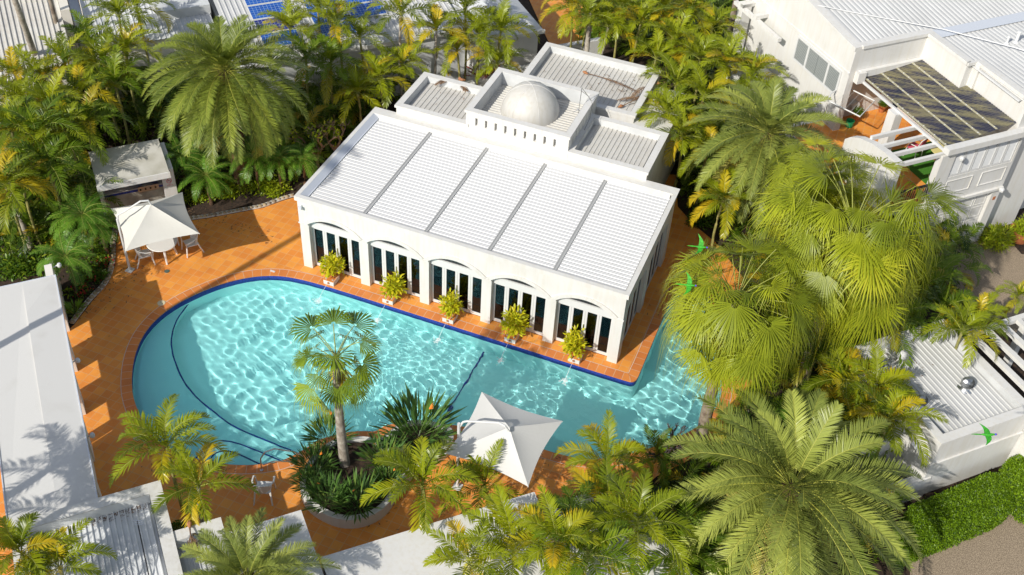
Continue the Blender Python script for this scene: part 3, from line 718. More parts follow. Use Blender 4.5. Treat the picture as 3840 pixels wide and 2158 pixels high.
# solar panels on the top centre roof
M['pv'] = tilemat('solar_cells', (.012, .10, .42), (.010, .07, .33), (.30, .42, .60), size=.156, msize=.006, uvname=True, dirt=.1)
M['pv2'] = tilemat('solar_cells_violet', (.018, .03, .20), (.015, .022, .15), (.32, .36, .52), size=.156, msize=.006, uvname=True, dirt=.1)
for q in (M['pv'], M['pv2']): q.node_tree.nodes['Principled BSDF'].inputs['Roughness'].default_value = .2
pvn = 0
for ci, (ua, rows) in enumerate(((1.42, ((10.2, 1), (11.25, 0), (12.3, 1), (13.35, 0))), (3.78, ((10.2, 0), (11.25, 0), (12.3, 0), (13.35, 0))), (5.45, ((11.25, 0), (12.3, 0))))):
    for ri, (vv, kind) in enumerate(rows):
        t = thing('solar_panel', 'blue solar panel, number %s from the eave in the %s row' % (('one', 'two', 'three', 'four')[ri], ('leftmost', 'middle', 'right hand')[ci]), 'solar panel', X(ua+.8, vv+.5, 2.95), 0, 'solar panels on the top roof')
        zz = 2.80+(vv-9.45)*.1+.07; w_, l_ = 1.56, 1.0
        MB(U).add([(ua, vv, zz), (ua+w_, vv, zz), (ua+w_, vv+l_, zz+.1), (ua, vv+l_, zz+.1), (ua, vv, zz-.04), (ua+w_, vv, zz-.04), (ua+w_, vv+l_, zz+.06), (ua, vv+l_, zz+.06)],
                  [(0, 1, 2, 3), (0, 1, 5, 4), (1, 2, 6, 5), (2, 3, 7, 6), (3, 0, 4, 7)]).build('frame', M['frame'], t)
        c = MB(U); e = .03; c.quad((ua+e, vv+e, zz+.008), (ua+w_-e, vv+e, zz+.008), (ua+w_-e, vv+l_-e, zz+.104), (ua+e, vv+l_-e, zz+.104))
        o = c.build('cells', M['pv2'] if ri == 1 and ci == 0 else M['pv'], t)
        ul = o.data.uv_layers.new(name='UVMap')
        for l, q in zip(o.data.loops, ((0, 0), (1.5, 0), (1.5, .94), (0, .94))): ul.data[l.index].uv = q
# ---------------- small service building, lower right ----------------
sb = thing('service_building', 'white rendered service building with ribbed roof and turbine vents at the lower right', 'building', X(16, -14.6))
parapet_block('wall', 14.36, 17.8, -16.58, -12.5, 2.6, 2.36, sb, w=.24, roof='metal_white', ribs=16, fr=U)
MB(U).box(14.5, 17.82, -16.64, -16.585, 1.55, 1.63).box(14.5, 14.57, -16.585, -16.3, 1.55, 1.63).build('string_course', M['white'], sb)
MB(U).box(13.2, 14.6, -16.62, -16.36, 0, .9).build('low_wall', M['white'], sb)
MB(U).box(13.0, 14.35, -15.2, -13.2, 0, 1.3).build('side_annex', M['white'], sb)
t = thing('wall_box', 'small white meter box on the side of the service building', 'box', X(14.45, -16.15, 1.9)); MB(U).box(14.18, 14.355, -16.35, -15.75, 1.55, 1.72).build('box_body', M['white'], t); MB(U).box(14.2, 14.34, -16.32, -15.78, 1.722, 1.728).build('lid', M['gutter'], t)
vent(15.5, -13.35, 2.36, 'white turbine vent nearest the fan palms on the service building roof', m='metal_white')
vent(16.65, -15.0, 2.36, 'silver turbine vent in the sunny half of the service building roof', .19)
vent(14.85, -15.05, 2.36, 'shaded silver turbine vent beside the left parapet of the service roof')
pg = thing('pergola', 'white open beam pergola beside the service building at the right edge', 'pergola', X(19, -14.5))
for u in (18.35, 18.98, 19.62, 20.26, 20.9): MB(U).box(u-.09, u+.09, -18, -13.3, 2.38, 2.52).build('beam', M['white'], pg)
MB(U).box(18.2, 21.2, -13.3, -13.12, 2.37, 2.53).build('cross_beam', M['white'], pg)
for u in (18.35, 20.9): MB(U).box(u-.12, u+.12, -13.33, -13.1, 0, 2.36).build('post', M['white'], pg)
tag(MB(U).box(17.86, 17.99, -18, -13.4, 0, 2.45).build('dividing_wall', M['oldwhite']), 'narrow grey-white wall between the service building and the pergola', 'wall')
tag(MB(U).box(18.6, 19.9, -17.2, -15.4, .0, .35).build('pool_cover', mat('navy_cover', (.02, .03, .10), .5)), 'dark blue covered box under the pergola at the right edge', 'cover')

# ---------------- two storey house, upper right ----------------
bhs = thing('white_house', 'large white two storey house with ribbed roof and roofed terrace at the upper right', 'house', X(24, -3))
rake = [(4.6, 0), (4.6, 7.6), (3, 7.15), (1.8, 6.92), (.71, 6.76), (-.63, 6.60), (-1.8, 6.47), (-2.45, 6.42), (-2.45, 0)]
def uplate(outl, ua, ub, m, nm, par):
    mb = MB(U); n = len(outl); tr = tessellate_polygon([[Vector((p[0], p[1], 0)) for p in outl]])
    mb.add([(ua, *p) for p in outl], [tuple(t) for t in tr]); mb.add([(ub, *p) for p in outl], [tuple(t) for t in tr])
    mb.add([(ua, *p) for p in outl]+[(ub, *p) for p in outl], [(i, (i+1) % n, n+(i+1) % n, n+i) for i in range(n)])
    return mb.build(nm, m, par)
uplate(rake, 20.6, 20.9, M['white'], 'side_wall', bhs)
rk = [(v, z) for v, z in rake[1:-1]]
uplate(rk+[(v, z-.14) for v, z in rk[::-1]], 20.53, 20.59, M['white'], 'parapet_moulding', bhs)
MB(U).box(20.56, 20.6, -2.45, 4.6, 5.28, 5.34).build('string_course', M['white'], bhs)
MB(U).box(20.9, 23.9, -2.45, -2.15, 4.9, 6.42).box(20.9, 24, -1.75, -1.5, 2.75, 4.9).build('terrace_wall', M['white'], bhs)
MB(U).box(23.9, 24.2, -4.68, -2.15, 2.75, 6.42).box(24.2, 24.3, -4.98, -4.68, 2.75, 6.42).box(24.3, 24.6, -7.4, -4.68, 2.75, 6.42).build('terrace_wall', M['white'], bhs)
MB(U).box(20.85, 23.98, -2.52, -2.4, 6.34, 6.47).box(23.83, 23.98, -4.72, -2.52, 6.34, 6.47).box(23.83, 24.38, -4.78, -4.68, 6.34, 6.47).box(24.23, 24.38, -7.2, -4.78, 6.34, 6.47).build('parapet_coping', M['white'], bhs)
MB(U).box(26.8, 30, -6.5, -5, 0, 6.2).build('wall', M['white'], bhs)
# ribbed roofs
r = MB(U); r.corr((20.95, -2.3, 6.3), (13, 0, 0), (0, 8, .9), 62, h=.03, style='wave'); r.corr((24.1, -2.6, 6.28), (10, 0, 0), (0, -4.55, -.05), 48, h=.03, style='wave')
r.build('roof', M['metal_white'], bhs)
MB(U).add([(23.9, -2.2, 6.36), (34, -2.2, 6.36), (34, -2.75, 6.34), (23.9, -2.75, 6.34)], [(0, 1, 2, 3)]).build('roof_flashing', M['gutter'], bhs)
c = MB(U); c.tube([(20.7, .3, 6.72), (21.6, -.2, 6.60), (23, -1.2, 6.52), (24.6, -2.4, 6.45), (26.4, -4.4, 6.42), (27.6, -6.4, 6.42)], .022, 5); c.build('roof_conduit', M['frame'], bhs)
for (u, v, h, rr) in ((26.9, -3.9, .42, .06), (26.5, -3.85, .26, .045)):
    c = MB(); c.lathe(X(u, v, 6.28), [(rr*2.2, 0), (rr*2, .03), (rr, .05), (rr, h), (rr*1.5, h), (rr*1.5, h+.05), (0, h+.07)], 12); c.build('flue', M['frame'], bhs)
# window with shutters on the side wall
w = MB(U); w.box(20.545, 20.6, -2.08, .82, 4.12, 4.2).box(20.545, 20.6, -2.08, .82, 5.10, 5.2).box(20.545, 20.6, .74, .82, 4.2, 5.1).box(20.545, 20.6, -2.08, -2.0, 4.2, 5.1)
for v in (.02, -1.3): w.box(20.55, 20.6, v-.05, v+.05, 4.2, 5.1)
wi = w.build('window', M['frame'], bhs)
MB(U).box(20.57, 20.58, -2.0, .74, 4.2, 5.1).build('pane', mat('grey_window', (.20, .22, .22), .15), wi)
for a, b in ((.07, .74), (-.6, -.03), (-1.25, -.64), (-2.0, -1.35)):
    s_ = MB(U); z = 4.22
    while z < 5.08: s_.quad((20.566, a, z), (20.566, b, z), (20.558, b, z+.03), (20.558, a, z+.03)); z += .055
    s_.build('shutter', mat('shutter_grey', (.42, .44, .43), .5) if 'shutter_grey' not in bpy.data.materials else bpy.data.materials['shutter_grey'], wi)
# terrace
MB(U).box(18.9, 24.0, -7.42, -1.5, 2.55, 2.75).build('terrace_slab', M['white'], bhs)
tf = MB(U).quad((18.95, -7.4, 2.754), (23.95, -7.4, 2.754), (23.95, -1.7, 2.754), (18.95, -1.7, 2.754)).build('terrace_floor', M['tile'], bhs)
tag(MB(U).box(21.85, 23.9, -6.85, -4.35, 2.758, 2.775).build('turf_mat', M['turf']), 'bright green artificial turf mat on the upper right terrace', 'turf')
MB(U).box(20.95, 21.3, -4.92, -4.5, 2.76, 4.96).build('terrace_column', M['white'], bhs)
cw = [(-4.75, 0)] + [(-4.75, 4.25), (-5.0, 4.5), (-5.4, 4.72), (-6.0, 4.9), (-6.7, 4.99), (-7.45, 5.0), (-7.45, 0)]
uplate(cw, 19.05, 19.32, M['white'], 'curved_wall', bhs)
for v in (-5.7, -6.27, -6.82, -7.38): MB(U).box(19.3, 21.35, v-.055, v+.055, 4.78, 4.93).build('rafter', M['white'], bhs)
# smoked polycarbonate roof
pm = bpy.data.materials.new('smoked_polycarbonate'); pm.use_nodes = True; nt = pm.node_tree; b = nt.nodes['Principled BSDF']
n = nt.nodes.new('ShaderNodeTexNoise'); n.inputs['Scale'].default_value = 1; n.inputs['Detail'].default_value = 4
mp = nt.nodes.new('ShaderNodeMapping'); mp.inputs['Rotation'].default_value = (0, 0, math.radians(-45)); mp.inputs['Scale'].default_value = (.9, 5, 1)
geo = nt.nodes.new('ShaderNodeNewGeometry'); nt.links.new(geo.outputs['Position'], mp.inputs[0]); nt.links.new(mp.outputs[0], n.inputs['Vector'])
r_ = nt.nodes.new('ShaderNodeValToRGB'); r_.color_ramp.elements[0].position = .42; r_.color_ramp.elements[1].position = .62
r_.color_ramp.elements[0].color = (.030, .032, .055, 1); r_.color_ramp.elements[1].color = (.20, .18, .10, 1)
nt.links.new(n.outputs[0], r_.inputs[0]); nt.links.new(r_.outputs[0], b.inputs['Base Color']); b.inputs['Roughness'].default_value = .3; b.inputs['Alpha'].default_value = .9
p = MB(U)
def strip(va, vb, ub): 
    n_ = max(1, int(round((va-vb)/.12))); p.corr((21.22, va, 5.06), (0, vb-va, 0), (ub-21.22, 0, .36*(ub-21.22)/3), n_, h=.022, style='wave')
strip(-2.3, -4.7, 23.85); strip(-4.7, -7.3, 24.25)
p.build('polycarbonate_sheet', pm, bhs)
bt = MB(U)
for u in (21.24, 21.95, 22.65, 23.35): z_ = 5.06+.12*(u-21.22); bt.add([(u, -7.3, z_+.024), (u+.09, -7.3, z_+.034), (u+.09, -2.3, z_+.034), (u, -2.3, z_+.024)], [(0, 1, 2, 3)])
bt.build('roof_batten', mat('cream_batten', (.40, .37, .25), .6), bhs)
sc_ = MB(U)
for u in (21.3, 21.98, 22.68, 23.38):
    for k in range(17):
        v = -2.45-k*.295; z = 5.06+.12*(u-21.22)+.036; sc_.box(u-.018, u+.018, v-.018, v+.018, z, z+.02)
o = sc_.build('screw_cap', M['frame'], bhs); o['kind'] = 'stuff'
MB(U).box(20.85, 21.2, -2.7, -2.46, 4.95, 5.4).box(21.0, 23.9, -2.62, -2.46, 5.15, 5.42).build('fascia', M['white'], bhs)
MB(U).box(21.14, 21.215, -7.3, -2.4, 4.93, 5.02).build('gutter_edge', M['frame'], bhs)
# garage facade
V0 = -7.5
MB(U).box(21.02, 24.68, V0-.18, V0+.1, 5.0, 5.24).build('facade_beam', M['white'], bhs)
MB(U).box(21.02, 21.62, V0-.02, V0+.25, 2.6, 4.85).box(24.58, 24.68, V0, V0+.2, 2.6, 5.0).box(21.62, 24.58, V0, V0+.2, 2.6, 3.78).box(21.62, 24.58, V0, V0+.2, 4.96, 5.0).build('facade_wall', M['white'], bhs)
MB(U).box(20.4, 21.76, V0, V0+.25, 0, 2.56).build('facade_wall', M['white'], bhs)
MB(U).box(24.3, 24.68, V0, V0+.25, 0, 2.56).build('facade_pier', M['white'], bhs)
MB(U).box(20.3, 24.68, V0-.08, V0+.2, 2.55, 2.66).build('string_course', M['white'], bhs)
for a, b in ((21.68, 22.89), (23.3, 24.45)):
    f_ = MB(U); 
    for q in ((a, b, 3.0, 3.03), (a, b, 3.58, 3.61), (a, a+.03, 3.03, 3.58), (b-.03, b, 3.03, 3.58)): f_.box(q[0], q[1], V0-.03, V0-.001, q[2], q[3])
    f_.build('panel_moulding', M['white'], bhs)
for i in range(6):
    a = 21.66+i*.487; b = a+.46; f_ = MB(U)
    f_.box(a, a+.05, V0+.02, V0+.07, 3.8, 4.95).box(b-.05, b, V0+.02, V0+.07, 3.8, 4.95).box(a+.05, b-.05, V0+.02, V0+.07, 3.8, 3.86).box(a+.05, b-.05, V0+.02, V0+.07, 4.89, 4.95)
    z = 3.88
    while z < 4.87: f_.quad((a+.05, V0+.03, z), (b-.05, V0+.03, z), (b-.05, V0+.06, z+.035), (a+.05, V0+.06, z+.035)); z += .058
    f_.build('shutter', M['frame'], bhs)
MB(U).box(21.7, 24.5, V0+.15, V0+.2, 3.8, 4.95).build('window_shade_sheet', mat('room_shade', (.22, .18, .13), .9), bhs)  # brown sheet coloured as the shaded room behind the shutters
gd = MB(U).box(21.76, 24.3, V0+.12, V0+.17, 0, 2.5).build('garage_door', M['white'], bhs)
gp = MB(U)
for i in range(4):
    for j in range(4):
        a = 21.85+i*.61; z = .1+j*.6
        for q in ((a, a+.52, z, z+.02), (a, a+.52, z+.46, z+.48), (a, a+.02, z+.02, z+.46), (a+.5, a+.52, z+.02, z+.46)): gp.box(q[0], q[1], V0+.10, V0+.119, q[2], q[3])
gp.build('door_moulding', M['white'], gd)
for u, z in ((24.46, 2.66), (21.6, 2.68), (21.72, 5.0-.25)):
    l_ = MB(); l_.lathe(X(u, V0-.2, z), [(0, .1), (.07, .09), (.10, .02), (.09, -.06), (0, -.08)], 6); l_.build('wall_light', M['frame'], bhs)
MB(U).box(24.44, 24.56, V0-.012, V0-.002, 2.05, 2.2).build('house_plaque', M['terracotta'], bhs)
MB(U).box(24.68, 26.75, -7.12, -6.6, 0, 6.3).build('buttress_wall', M['white'], bhs)
MB(U).box(19.35, 21.0, -7.44, -7.38, 3.55, 3.62).box(19.35, 21.0, -7.44, -7.38, 2.84, 2.88).build('balustrade_rail', M['iron'], bhs)
br = MB(U)
for i in range(17): br.box(19.37+i*.1, 19.39+i*.1, -7.42, -7.40, 2.88, 3.55)
o = br.build('baluster', M['iron'], bhs)
# pergola frame on the left end of the house
MB(U).box(20.0, 20.45, 3.9, 4.25, 0, 5.0).build('pergola_post', M['white'], bhs)
for v in (3.0, 4.0): MB(U).box(20.0, 21.4, v-.1, v+.1, 4.86, 5.02).build('pergola_beam', M['white'], bhs)
MB(U).box(20.02, 20.2, 1.3, 4.6, 4.7, 4.85).build('pergola_beam', M['white'], bhs)
MB(U).box(20.0, 20.55, 1.75, 3.8, 0, 2.9).build('planter_wall', M['white'], bhs)
# terrace furniture
def slat_chair(name, label, u, v, z, rz, m):
    t = thing(name, label, 'chair', X(u, v, z), rz, 'pink and white terrace chairs')
    f = MB()
    for a in (-.22, .22):
        f.tube([(a, -.24, 0), (a, -.2, .45), (a, -.16, .62), (a, .2, .64), (a*.9, .28, .95)], .02, 6)
        f.tube([(a, .26, 0), (a, .2, .45)], .02, 6)
    f.tube([(-.2, .28, .95), (0, .31, 1.02), (.2, .28, .95)], .02, 6)
    f.build('frame', M['plastic'], t, local=True)
    MB().box(-.22, .22, -.24, .24, .42, .48).build('cushion', m, t, local=True)
    MB().add([(-.18, .24, .5), (.18, .24, .5), (.16, .30, .92), (-.16, .30, .92), (-.18, .19, .5), (.18, .19, .5), (.16, .25, .92), (-.16, .25, .92)], [(0, 1, 2, 3), (4, 5, 6, 7), (0, 1, 5, 4), (1, 2, 6, 5), (2, 3, 7, 6), (3, 0, 4, 7)]).build('back_cushion', m, t, local=True)
M['pink'] = mat('pink_cushion', (.62, .10, .16), .8, (.50, .06, .10), 9)
slat_chair('terrace_chair', 'white framed chair with pink cushion at the near corner of the turf mat', 22.75, -6.5, 2.775, 2.6, M['pink'])
slat_chair('terrace_chair', 'white framed chair with pink cushion left of the yellow table', 22.45, -4.95, 2.775, 4.2, M['pink'])
t = thing('terrace_table', 'round pale yellow table on the green turf mat', 'table', X(23.05, -5.75, 2.775))
f = MB(); f.lathe((0, 0, 0), [(0, .74), (.5, .74), (.5, .71), (0, .70)], 24); f.build('tabletop', mat('pale_yellow_paint', (.70, .62, .25), .6), t, smooth=False, local=True)
f = MB()
for k in range(3): f.tube([(.35*math.cos(k*2.1), .35*math.sin(k*2.1), 0), (.05*math.cos(k*2.1), .05*math.sin(k*2.1), .4), (.25*math.cos(k*2.1), .25*math.sin(k*2.1), .7)], .03, 6)
f.build('trestle', mat('red_brown_wood', (.22, .08, .03), .7), t, local=True)
t = thing('wall_clothesline', 'folding white clothesline frame on the terrace wall beside the cycad crown', 'clothesline', X(21.1, -1.8, 4.3))
f = MB(U); f.tube([(21.0, -1.9, 4.4), (21.5, -3.2, 4.4), (20.3, -3.9, 4.4), (19.8, -2.6, 4.4)], .028, 6); f.tube([(21.0, -1.9, 4.4), (20.2, -2.2, 4.4), (19.8, -2.6, 4.4)], .028, 6); f.build('line_frame', M['frame'], t)
f = MB(U)
for k in range(5): f.tube([(21.1+.08*k, -2.15-.22*k, 4.4), (19.9+.08*k, -2.85-.22*k, 4.4)], .006, 3)
f.build('line_wire', M['frame'], t)
t = thing('wall_fan', 'white round fan or hose reel on the terrace wall below the clothesline', 'reel', X(21.9, -1.85, 3.3))
f = MB(U); f.tube([(21.9, -1.95, 3.3), (21.9, -1.8, 3.3)], .19, 16); f.build('drum', M['frame'], t)
tag(MB().lathe(X(21.4, -2.4, 2.76), [(0, 0), (.14, 0), (.17, .28), (.155, .28), (.13, .04), (0, .04)], 14).build('bucket', mat('green_plastic', (.01, .22, .08), .5)), 'dark green bucket on the terrace beside the cycad fronds', 'bucket')
# ---------------- cantilever umbrellas ----------------
def umbrella(label, corners, apex, pole, zt, arm, m, sag=.07):
    """corners: four canopy corners in order, apex point, pole base, pole top height"""
    t = thing('cantilever_umbrella', label, 'umbrella', pole, 0, 'square cantilever umbrellas by the pool')
    cs = [Vector(c) for c in corners]; ap = Vector(apex); cen = sum(cs, Vector())/4; N = 10; mb = MB()
    for k in range(4):
        a, b = cs[k], cs[(k+1) % 4]; g = []
        for i in range(N+1):
            row = []
            for j in range(N+1):
                e = a.lerp(b, j/N); s = 4*(j/N)*(1-j/N)
                e = e.lerp(cen, .09*s)                      # scalloped edge
                q = ap.lerp(e, i/N); q.z -= sag*.55*math.sin(PI*i/N)*(1 if True else 0)*(.35+.65*s)
                row.append(tuple(q))
            g.append(row)
        o = len(mb.v); mb.v += [p for r in g for p in r]
        for i in range(N):
            for j in range(N): mb.f.append((o+i*(N+1)+j, o+i*(N+1)+j+1, o+(i+1)*(N+1)+j+1, o+(i+1)*(N+1)+j)); mb.m.append(0)
    mb.build('canopy', m, t)
    rb = MB()
    for c in cs: rb.tube([tuple(ap-Vector((0, 0, .03))), tuple((ap.lerp(c, .5))-Vector((0, 0, .12))), tuple(c-Vector((0, 0, .02)))], .014, 5)
    rb.build('rib_frame', M['frame'], t)
    p = MB(); px, py, _ = pole
    p.tube([(px, py, .02), (px, py, zt)], .045, 10); p.build('pole', M['frame'], t)
    p = MB(); p.tube(arm, .032, 8); p.build('arm', M['frame'], t)
    p = MB(); p.box(px-.13, px+.13, py-.13, py+.13, 0.008, .035); p.build('base_plate', M['frame'], t)
    return t
C1 = [(-4.47, -3.78, 2.0), (-2.78, -1.95, 2.0)]
dx, dy = C1[1][0]-C1[0][0], C1[1][1]-C1[0][1]
C1 += [(C1[1][0]-dy, C1[1][1]+dx, 2.0), (C1[0][0]-dy, C1[0][1]+dx, 2.0)]
ap1 = (sum(c[0] for c in C1)/4, sum(c[1] for c in C1)/4, 2.72)
umbrella('cream square umbrella over the round table beside the barbecue shelter', C1, ap1, (-5.43, -2.80, 0), 2.35,
         [(-5.43, -2.80, 2.3), (-5.40, -2.76, 2.5), (-5.2, -2.6, 2.62), (ap1[0]-.25, ap1[1]-.2, 2.92), (ap1[0]-.05, ap1[1]-.04, 2.9), (ap1[0], ap1[1], 2.72)], M['canvas'])
C2 = [P(1212, 986, 2.4), P(1415.8, 1059.7, 2.35), P(1329, 1225, 2.35), P(1119, 1141.4, 2.35)]
ap2 = P(1281, 1075, 2.9)
pb = P(1152, 1070, 2.75)
umbrella('white square umbrella at the pool edge beside the raised planter', C2, ap2, (pb[0]+.05, pb[1]-.05, 0), 2.9,
         [(pb[0]+.05, pb[1]-.05, 2.7), P(1165, 1062, 2.95), P(1175, 1060, 3.05), P(1255, 1064, 3.15), P(1270, 1072, 3.12), P(1281, 1086, 2.92)], M['canvas_w'])

# ---------------- white resin furniture ----------------
def resin_chair(label, x, y, rz):
    t = thing('resin_armchair', label, 'chair', (x, y, 0), rz, 'white resin armchairs')
    f = MB(); f.add([(-.21, -.22, .42), (.21, -.22, .42), (.23, .2, .40), (-.23, .2, .40), (-.21, -.22, .40), (.21, -.22, .40), (.23, .2, .38), (-.23, .2, .38)],
        [(0, 1, 2, 3), (4, 5, 6, 7), (0, 1, 5, 4), (1, 2, 6, 5), (2, 3, 7, 6), (3, 0, 4, 7)]); f.build('seat', M['plastic'], t, local=True)
    f = MB(); n = 10; vs = []
    for i in range(n+1):
        a = -1.15+2.3*i/n; r = .27
        x0, y0 = r*math.sin(a), -.05+r*math.cos(a)*1.0
        h = .84-.05*abs(math.sin(a))**2-.14*(abs(a)/1.15)**3
        vs += [(x0*.9, y0*.95, .43), (x0*1.05, y0+.06, h), (x0*1.05, y0+.085, h), (x0*.9, y0*.95+.02, .43)]
    f.add(vs, [(4*i+a_, 4*i+b_, 4*i+4+b_, 4*i+4+a_) for i in range(n) for a_, b_ in ((0, 1), (1, 2), (2, 3), (3, 0))]); f.build('backrest', M['plastic'], t, local=True)
    for s_ in (-1, 1):
        f = MB(); f.tube([(s_*.24, .16, .70), (s_*.31, -.05, .66), (s_*.30, -.24, .62), (s_*.26, -.27, .56)], [.022, .028, .03, .022], 6); f.build('armrest', M['plastic'], t, local=True)
        f = MB(); f.tube([(s_*.26, -.26, .58), (s_*.25, -.25, .40), (s_*.27, -.30, 0)], [.02, .028, .022], 6); f.build('leg', M['plastic'], t, local=True)
        f = MB(); f.tube([(s_*.22, .18, .42), (s_*.24, .24, .22), (s_*.27, .33, 0)], [.028, .026, .022], 6); f.build('leg', M['plastic'], t, local=True)
    return t
resin_chair('single white resin armchair on the open tiles below the pool steps', 4.03, -9.38, math.radians(22+180))
resin_chair('white resin armchair at the left of the round table with its back to the pole', -5.2, -2.2, math.radians(118+15))
resin_chair('white resin armchair on the right of the round table nearest the pool', -4.05, -.98, math.radians(-35))
resin_chair('white resin armchair behind the table in the shade of the cream umbrella', -5.05, -.85, math.radians(35))
t = thing('round_table', 'round white resin table under the cream umbrella', 'table', (-4.75, -1.68, 0))
f = MB(); f.lathe((0, 0, 0), [(0, .72), (.52, .72), (.54, .705), (.52, .68), (0, .68)], 32); f.build('tabletop', M['plastic'], t, local=True)
for a in (.8, 2.37, 3.94, 5.5):
    f = MB(); f.tube([(.3*math.cos(a), .3*math.sin(a), .68), (.38*math.cos(a), .38*math.sin(a), .3), (.44*math.cos(a), .44*math.sin(a), 0)], [.05, .038, .032], 6); f.build('leg', M['plastic'], t, local=True)
t = thing('waste_bin', 'small round dark drain cover on the tiles near the umbrella pole', 'drain cover', P(420, 683, .006)); MB().lathe(P(420, 683, .006), [(0, .012), (.09, .012), (.09, 0)], 16).build('cover', mat('green_grey_grate', (.08, .12, .10), .6), t)
t.name = 'drain_cover'
for (px, py, lab) in ((406, 763, 'round cream skimmer lid in the tiles at the upper left of the pool'), (346, 1101, 'round cream skimmer lid in the tiles at the lower left of the pool')):
    c = P(px, py, .008); t = thing('skimmer_lid', lab, 'skimmer lid', c, 0, 'round skimmer lids')
    MB().lathe(c, [(0, .012), (.12, .012), (.135, .006), (.135, 0)], 24).build('lid', mat('cream_plastic', (.62, .55, .36), .6) if 'cream_plastic' not in bpy.data.materials else bpy.data.materials['cream_plastic'], t)
    for s_ in (-1, 1): MB().lathe((c[0]+.05*s_, c[1]-.02*s_, c[2]), [(0, .016), (.014, .016), (.014, .012)], 8).build('finger_hole', M['iron'], t)
c = P(686, 683, .008); tag(MB().box(c[0]-.09, c[0]+.09, c[1]-.035, c[1]+.035, .008, .02).build('coping_plaque', M['frame']), 'small white rectangular plate set in the coping above the pool', 'plate')
# floodlight on the pavilion corner
t = thing('flood_light', 'small grey floodlight on the left end of the pavilion facade', 'light', (.17, -.06, 2.85))
f = MB(); f.tube([(.17, -.03, 2.85), (.17, -.12, 2.83)], .02, 6).box(.11, .23, -.18, -.12, 2.76, 2.86); f.build('lamp_head', M['gutter'], t)
# hand rail at the steps
t = thing('pool_handrail', 'bent stainless steel handrail beside the pool steps', 'handrail', (3.2, -8.7, 0))
a0 = P(658, 1183, .02); 
f = MB()
f.tube([(a0[0], a0[1], 0), (a0[0]+.02, a0[1]+.02, .55), (a0[0]+.12, a0[1]+.12, .78), (a0[0]+.35, a0[1]+.32, .84), (a0[0]+.75, a0[1]+.68, .50), (a0[0]+.95, a0[1]+.85, .18), (a0[0]+.93, a0[1]+.84, -.1), (a0[0]+.60, a0[1]+.58, .05), (a0[0]+.30, a0[1]+.28, .28), (a0[0]+.04, a0[1]+.04, .25)], .022, 8)
f.build('rail', M['chrome'], t)
f = MB(); f.lathe((a0[0], a0[1], .004), [(0, .03), (.05, .025), (.06, 0)], 12); f.build('base_flange', M['chrome'], t)

# ---------------- spout boxes with croton pots ----------------
wj = bpy.data.materials.new('falling_water'); wj.use_nodes = True
b = wj.node_tree.nodes['Principled BSDF']; b.inputs['Base Color'].default_value = (.85, .93, .95, 1); b.inputs['Alpha'].default_value = .38; b.inputs['Roughness'].default_value = .2
foam = bpy.data.materials.new('foam'); foam.use_nodes = True; b = foam.node_tree.nodes['Principled BSDF']; b.inputs['Base Color'].default_value = (.85, .93, .93, 1); b.inputs['Alpha'].default_value = .45; b.inputs['Roughness'].default_value = .6
random.seed(11)
ords = ('first', 'second', 'middle', 'fourth', 'last')
for k in range(5):
    bx = 2.3*k+1.32+(.0 if k else -.02); y0 = -.56
    t = thing('spout_box', '%s tiled white spout box from the left, on the coping before the pavilion' % ords[k], 'spout box', (bx, y0, 0), 0, 'spout boxes along the pavilion')
    MB().box(bx-.20, bx+.20, y0, y0+.44, .012, .20).build('box_body', M['white'], t)
    MB().box(bx-.21, bx+.21, y0-.012, y0+.45, .20, .222).build('tile_top', M['strip'], t)
    MB().tube([(bx, y0-.012, .12), (bx, y0-.04, .118)], [.045, .035], 10).build('spout', M['terracotta'], t)
    for s_ in (-1, 1): MB().lathe((bx+.13*s_, y0+.09, .222), [(.035, 0), (.03, .012), (0, .02)], 10).build('brass_button', M['bar'], t)
    j = thing('water_jet', 'thin arc of water falling from the %s spout from the left' % ords[k], 'water jet', (bx, y0, .12), 0, 'water jets from the spouts')
    pts = [(bx-.02*i*.1, y0-.03-.075*i, .118-.0029*i*i) for i in range(11)]
    m_ = MB(); m_.tube(pts, [.007+.0008*i for i in range(11)], 6); m_.build('arc', wj, j)
    m_ = MB()
    for q in range(60):
        r_, a = abs(random.gauss(0, .10)), random.uniform(0, 2*PI); s_ = random.uniform(.012, .04)
        cx, cy = pts[-1][0]+r_*math.cos(a)*.8, pts[-1][1]+r_*math.sin(a); z = -.145+.03*math.exp(-r_*8)
        m_.add([(cx-s_, cy-s_*.6, z), (cx+s_, cy-s_*.5, z), (cx+s_*.7, cy+s_, z+.004), (cx-s_*.6, cy+s_*.8, z+.002)], [(0, 1, 2, 3)])
    o = m_.build('splash', foam, j); o['kind'] = 'stuff'

# ---------------- raised planter ----------------
PL = [(752, 1212), (756, 1235), (766, 1256), (782, 1273), (803, 1287), (830, 1300), (858, 1308), (890, 1309), (920, 1303), (950, 1290), (973, 1272), (990, 1248), (1002, 1222),
      (1016, 1200), (1040, 1182), (1066, 1166), (1100, 1148), (1128, 1128), (1142, 1104), (1140, 1080), (1120, 1066), (1060, 1055), (1010, 1060), (985, 1080), (955, 1108), (925, 1098), (880, 1098), (840, 1105), (800, 1130), (770, 1165)]
plo = [P(x, y, .42)[:2] for x, y in PL]; plo = arc_pts(plo, 1); pli = offset(plo, -.17)
t = thing('raised_planter', 'curved white raised garden planter at the near side of the pool', 'planter', P(900, 1190, 0))
w = MB(); w.poly(plo, [pli], z=.42); n = len(plo)
for L_ in (plo, pli): w.add([(*p, 0) for p in L_]+[(*p, .42) for p in L_], [(i, (i+1) % n, n+(i+1) % n, n+i) for i in range(n)])
w.build('planter_wall', M['white'], t)
MB().poly(pli, z=.33).build('soil', M['soil'], t)

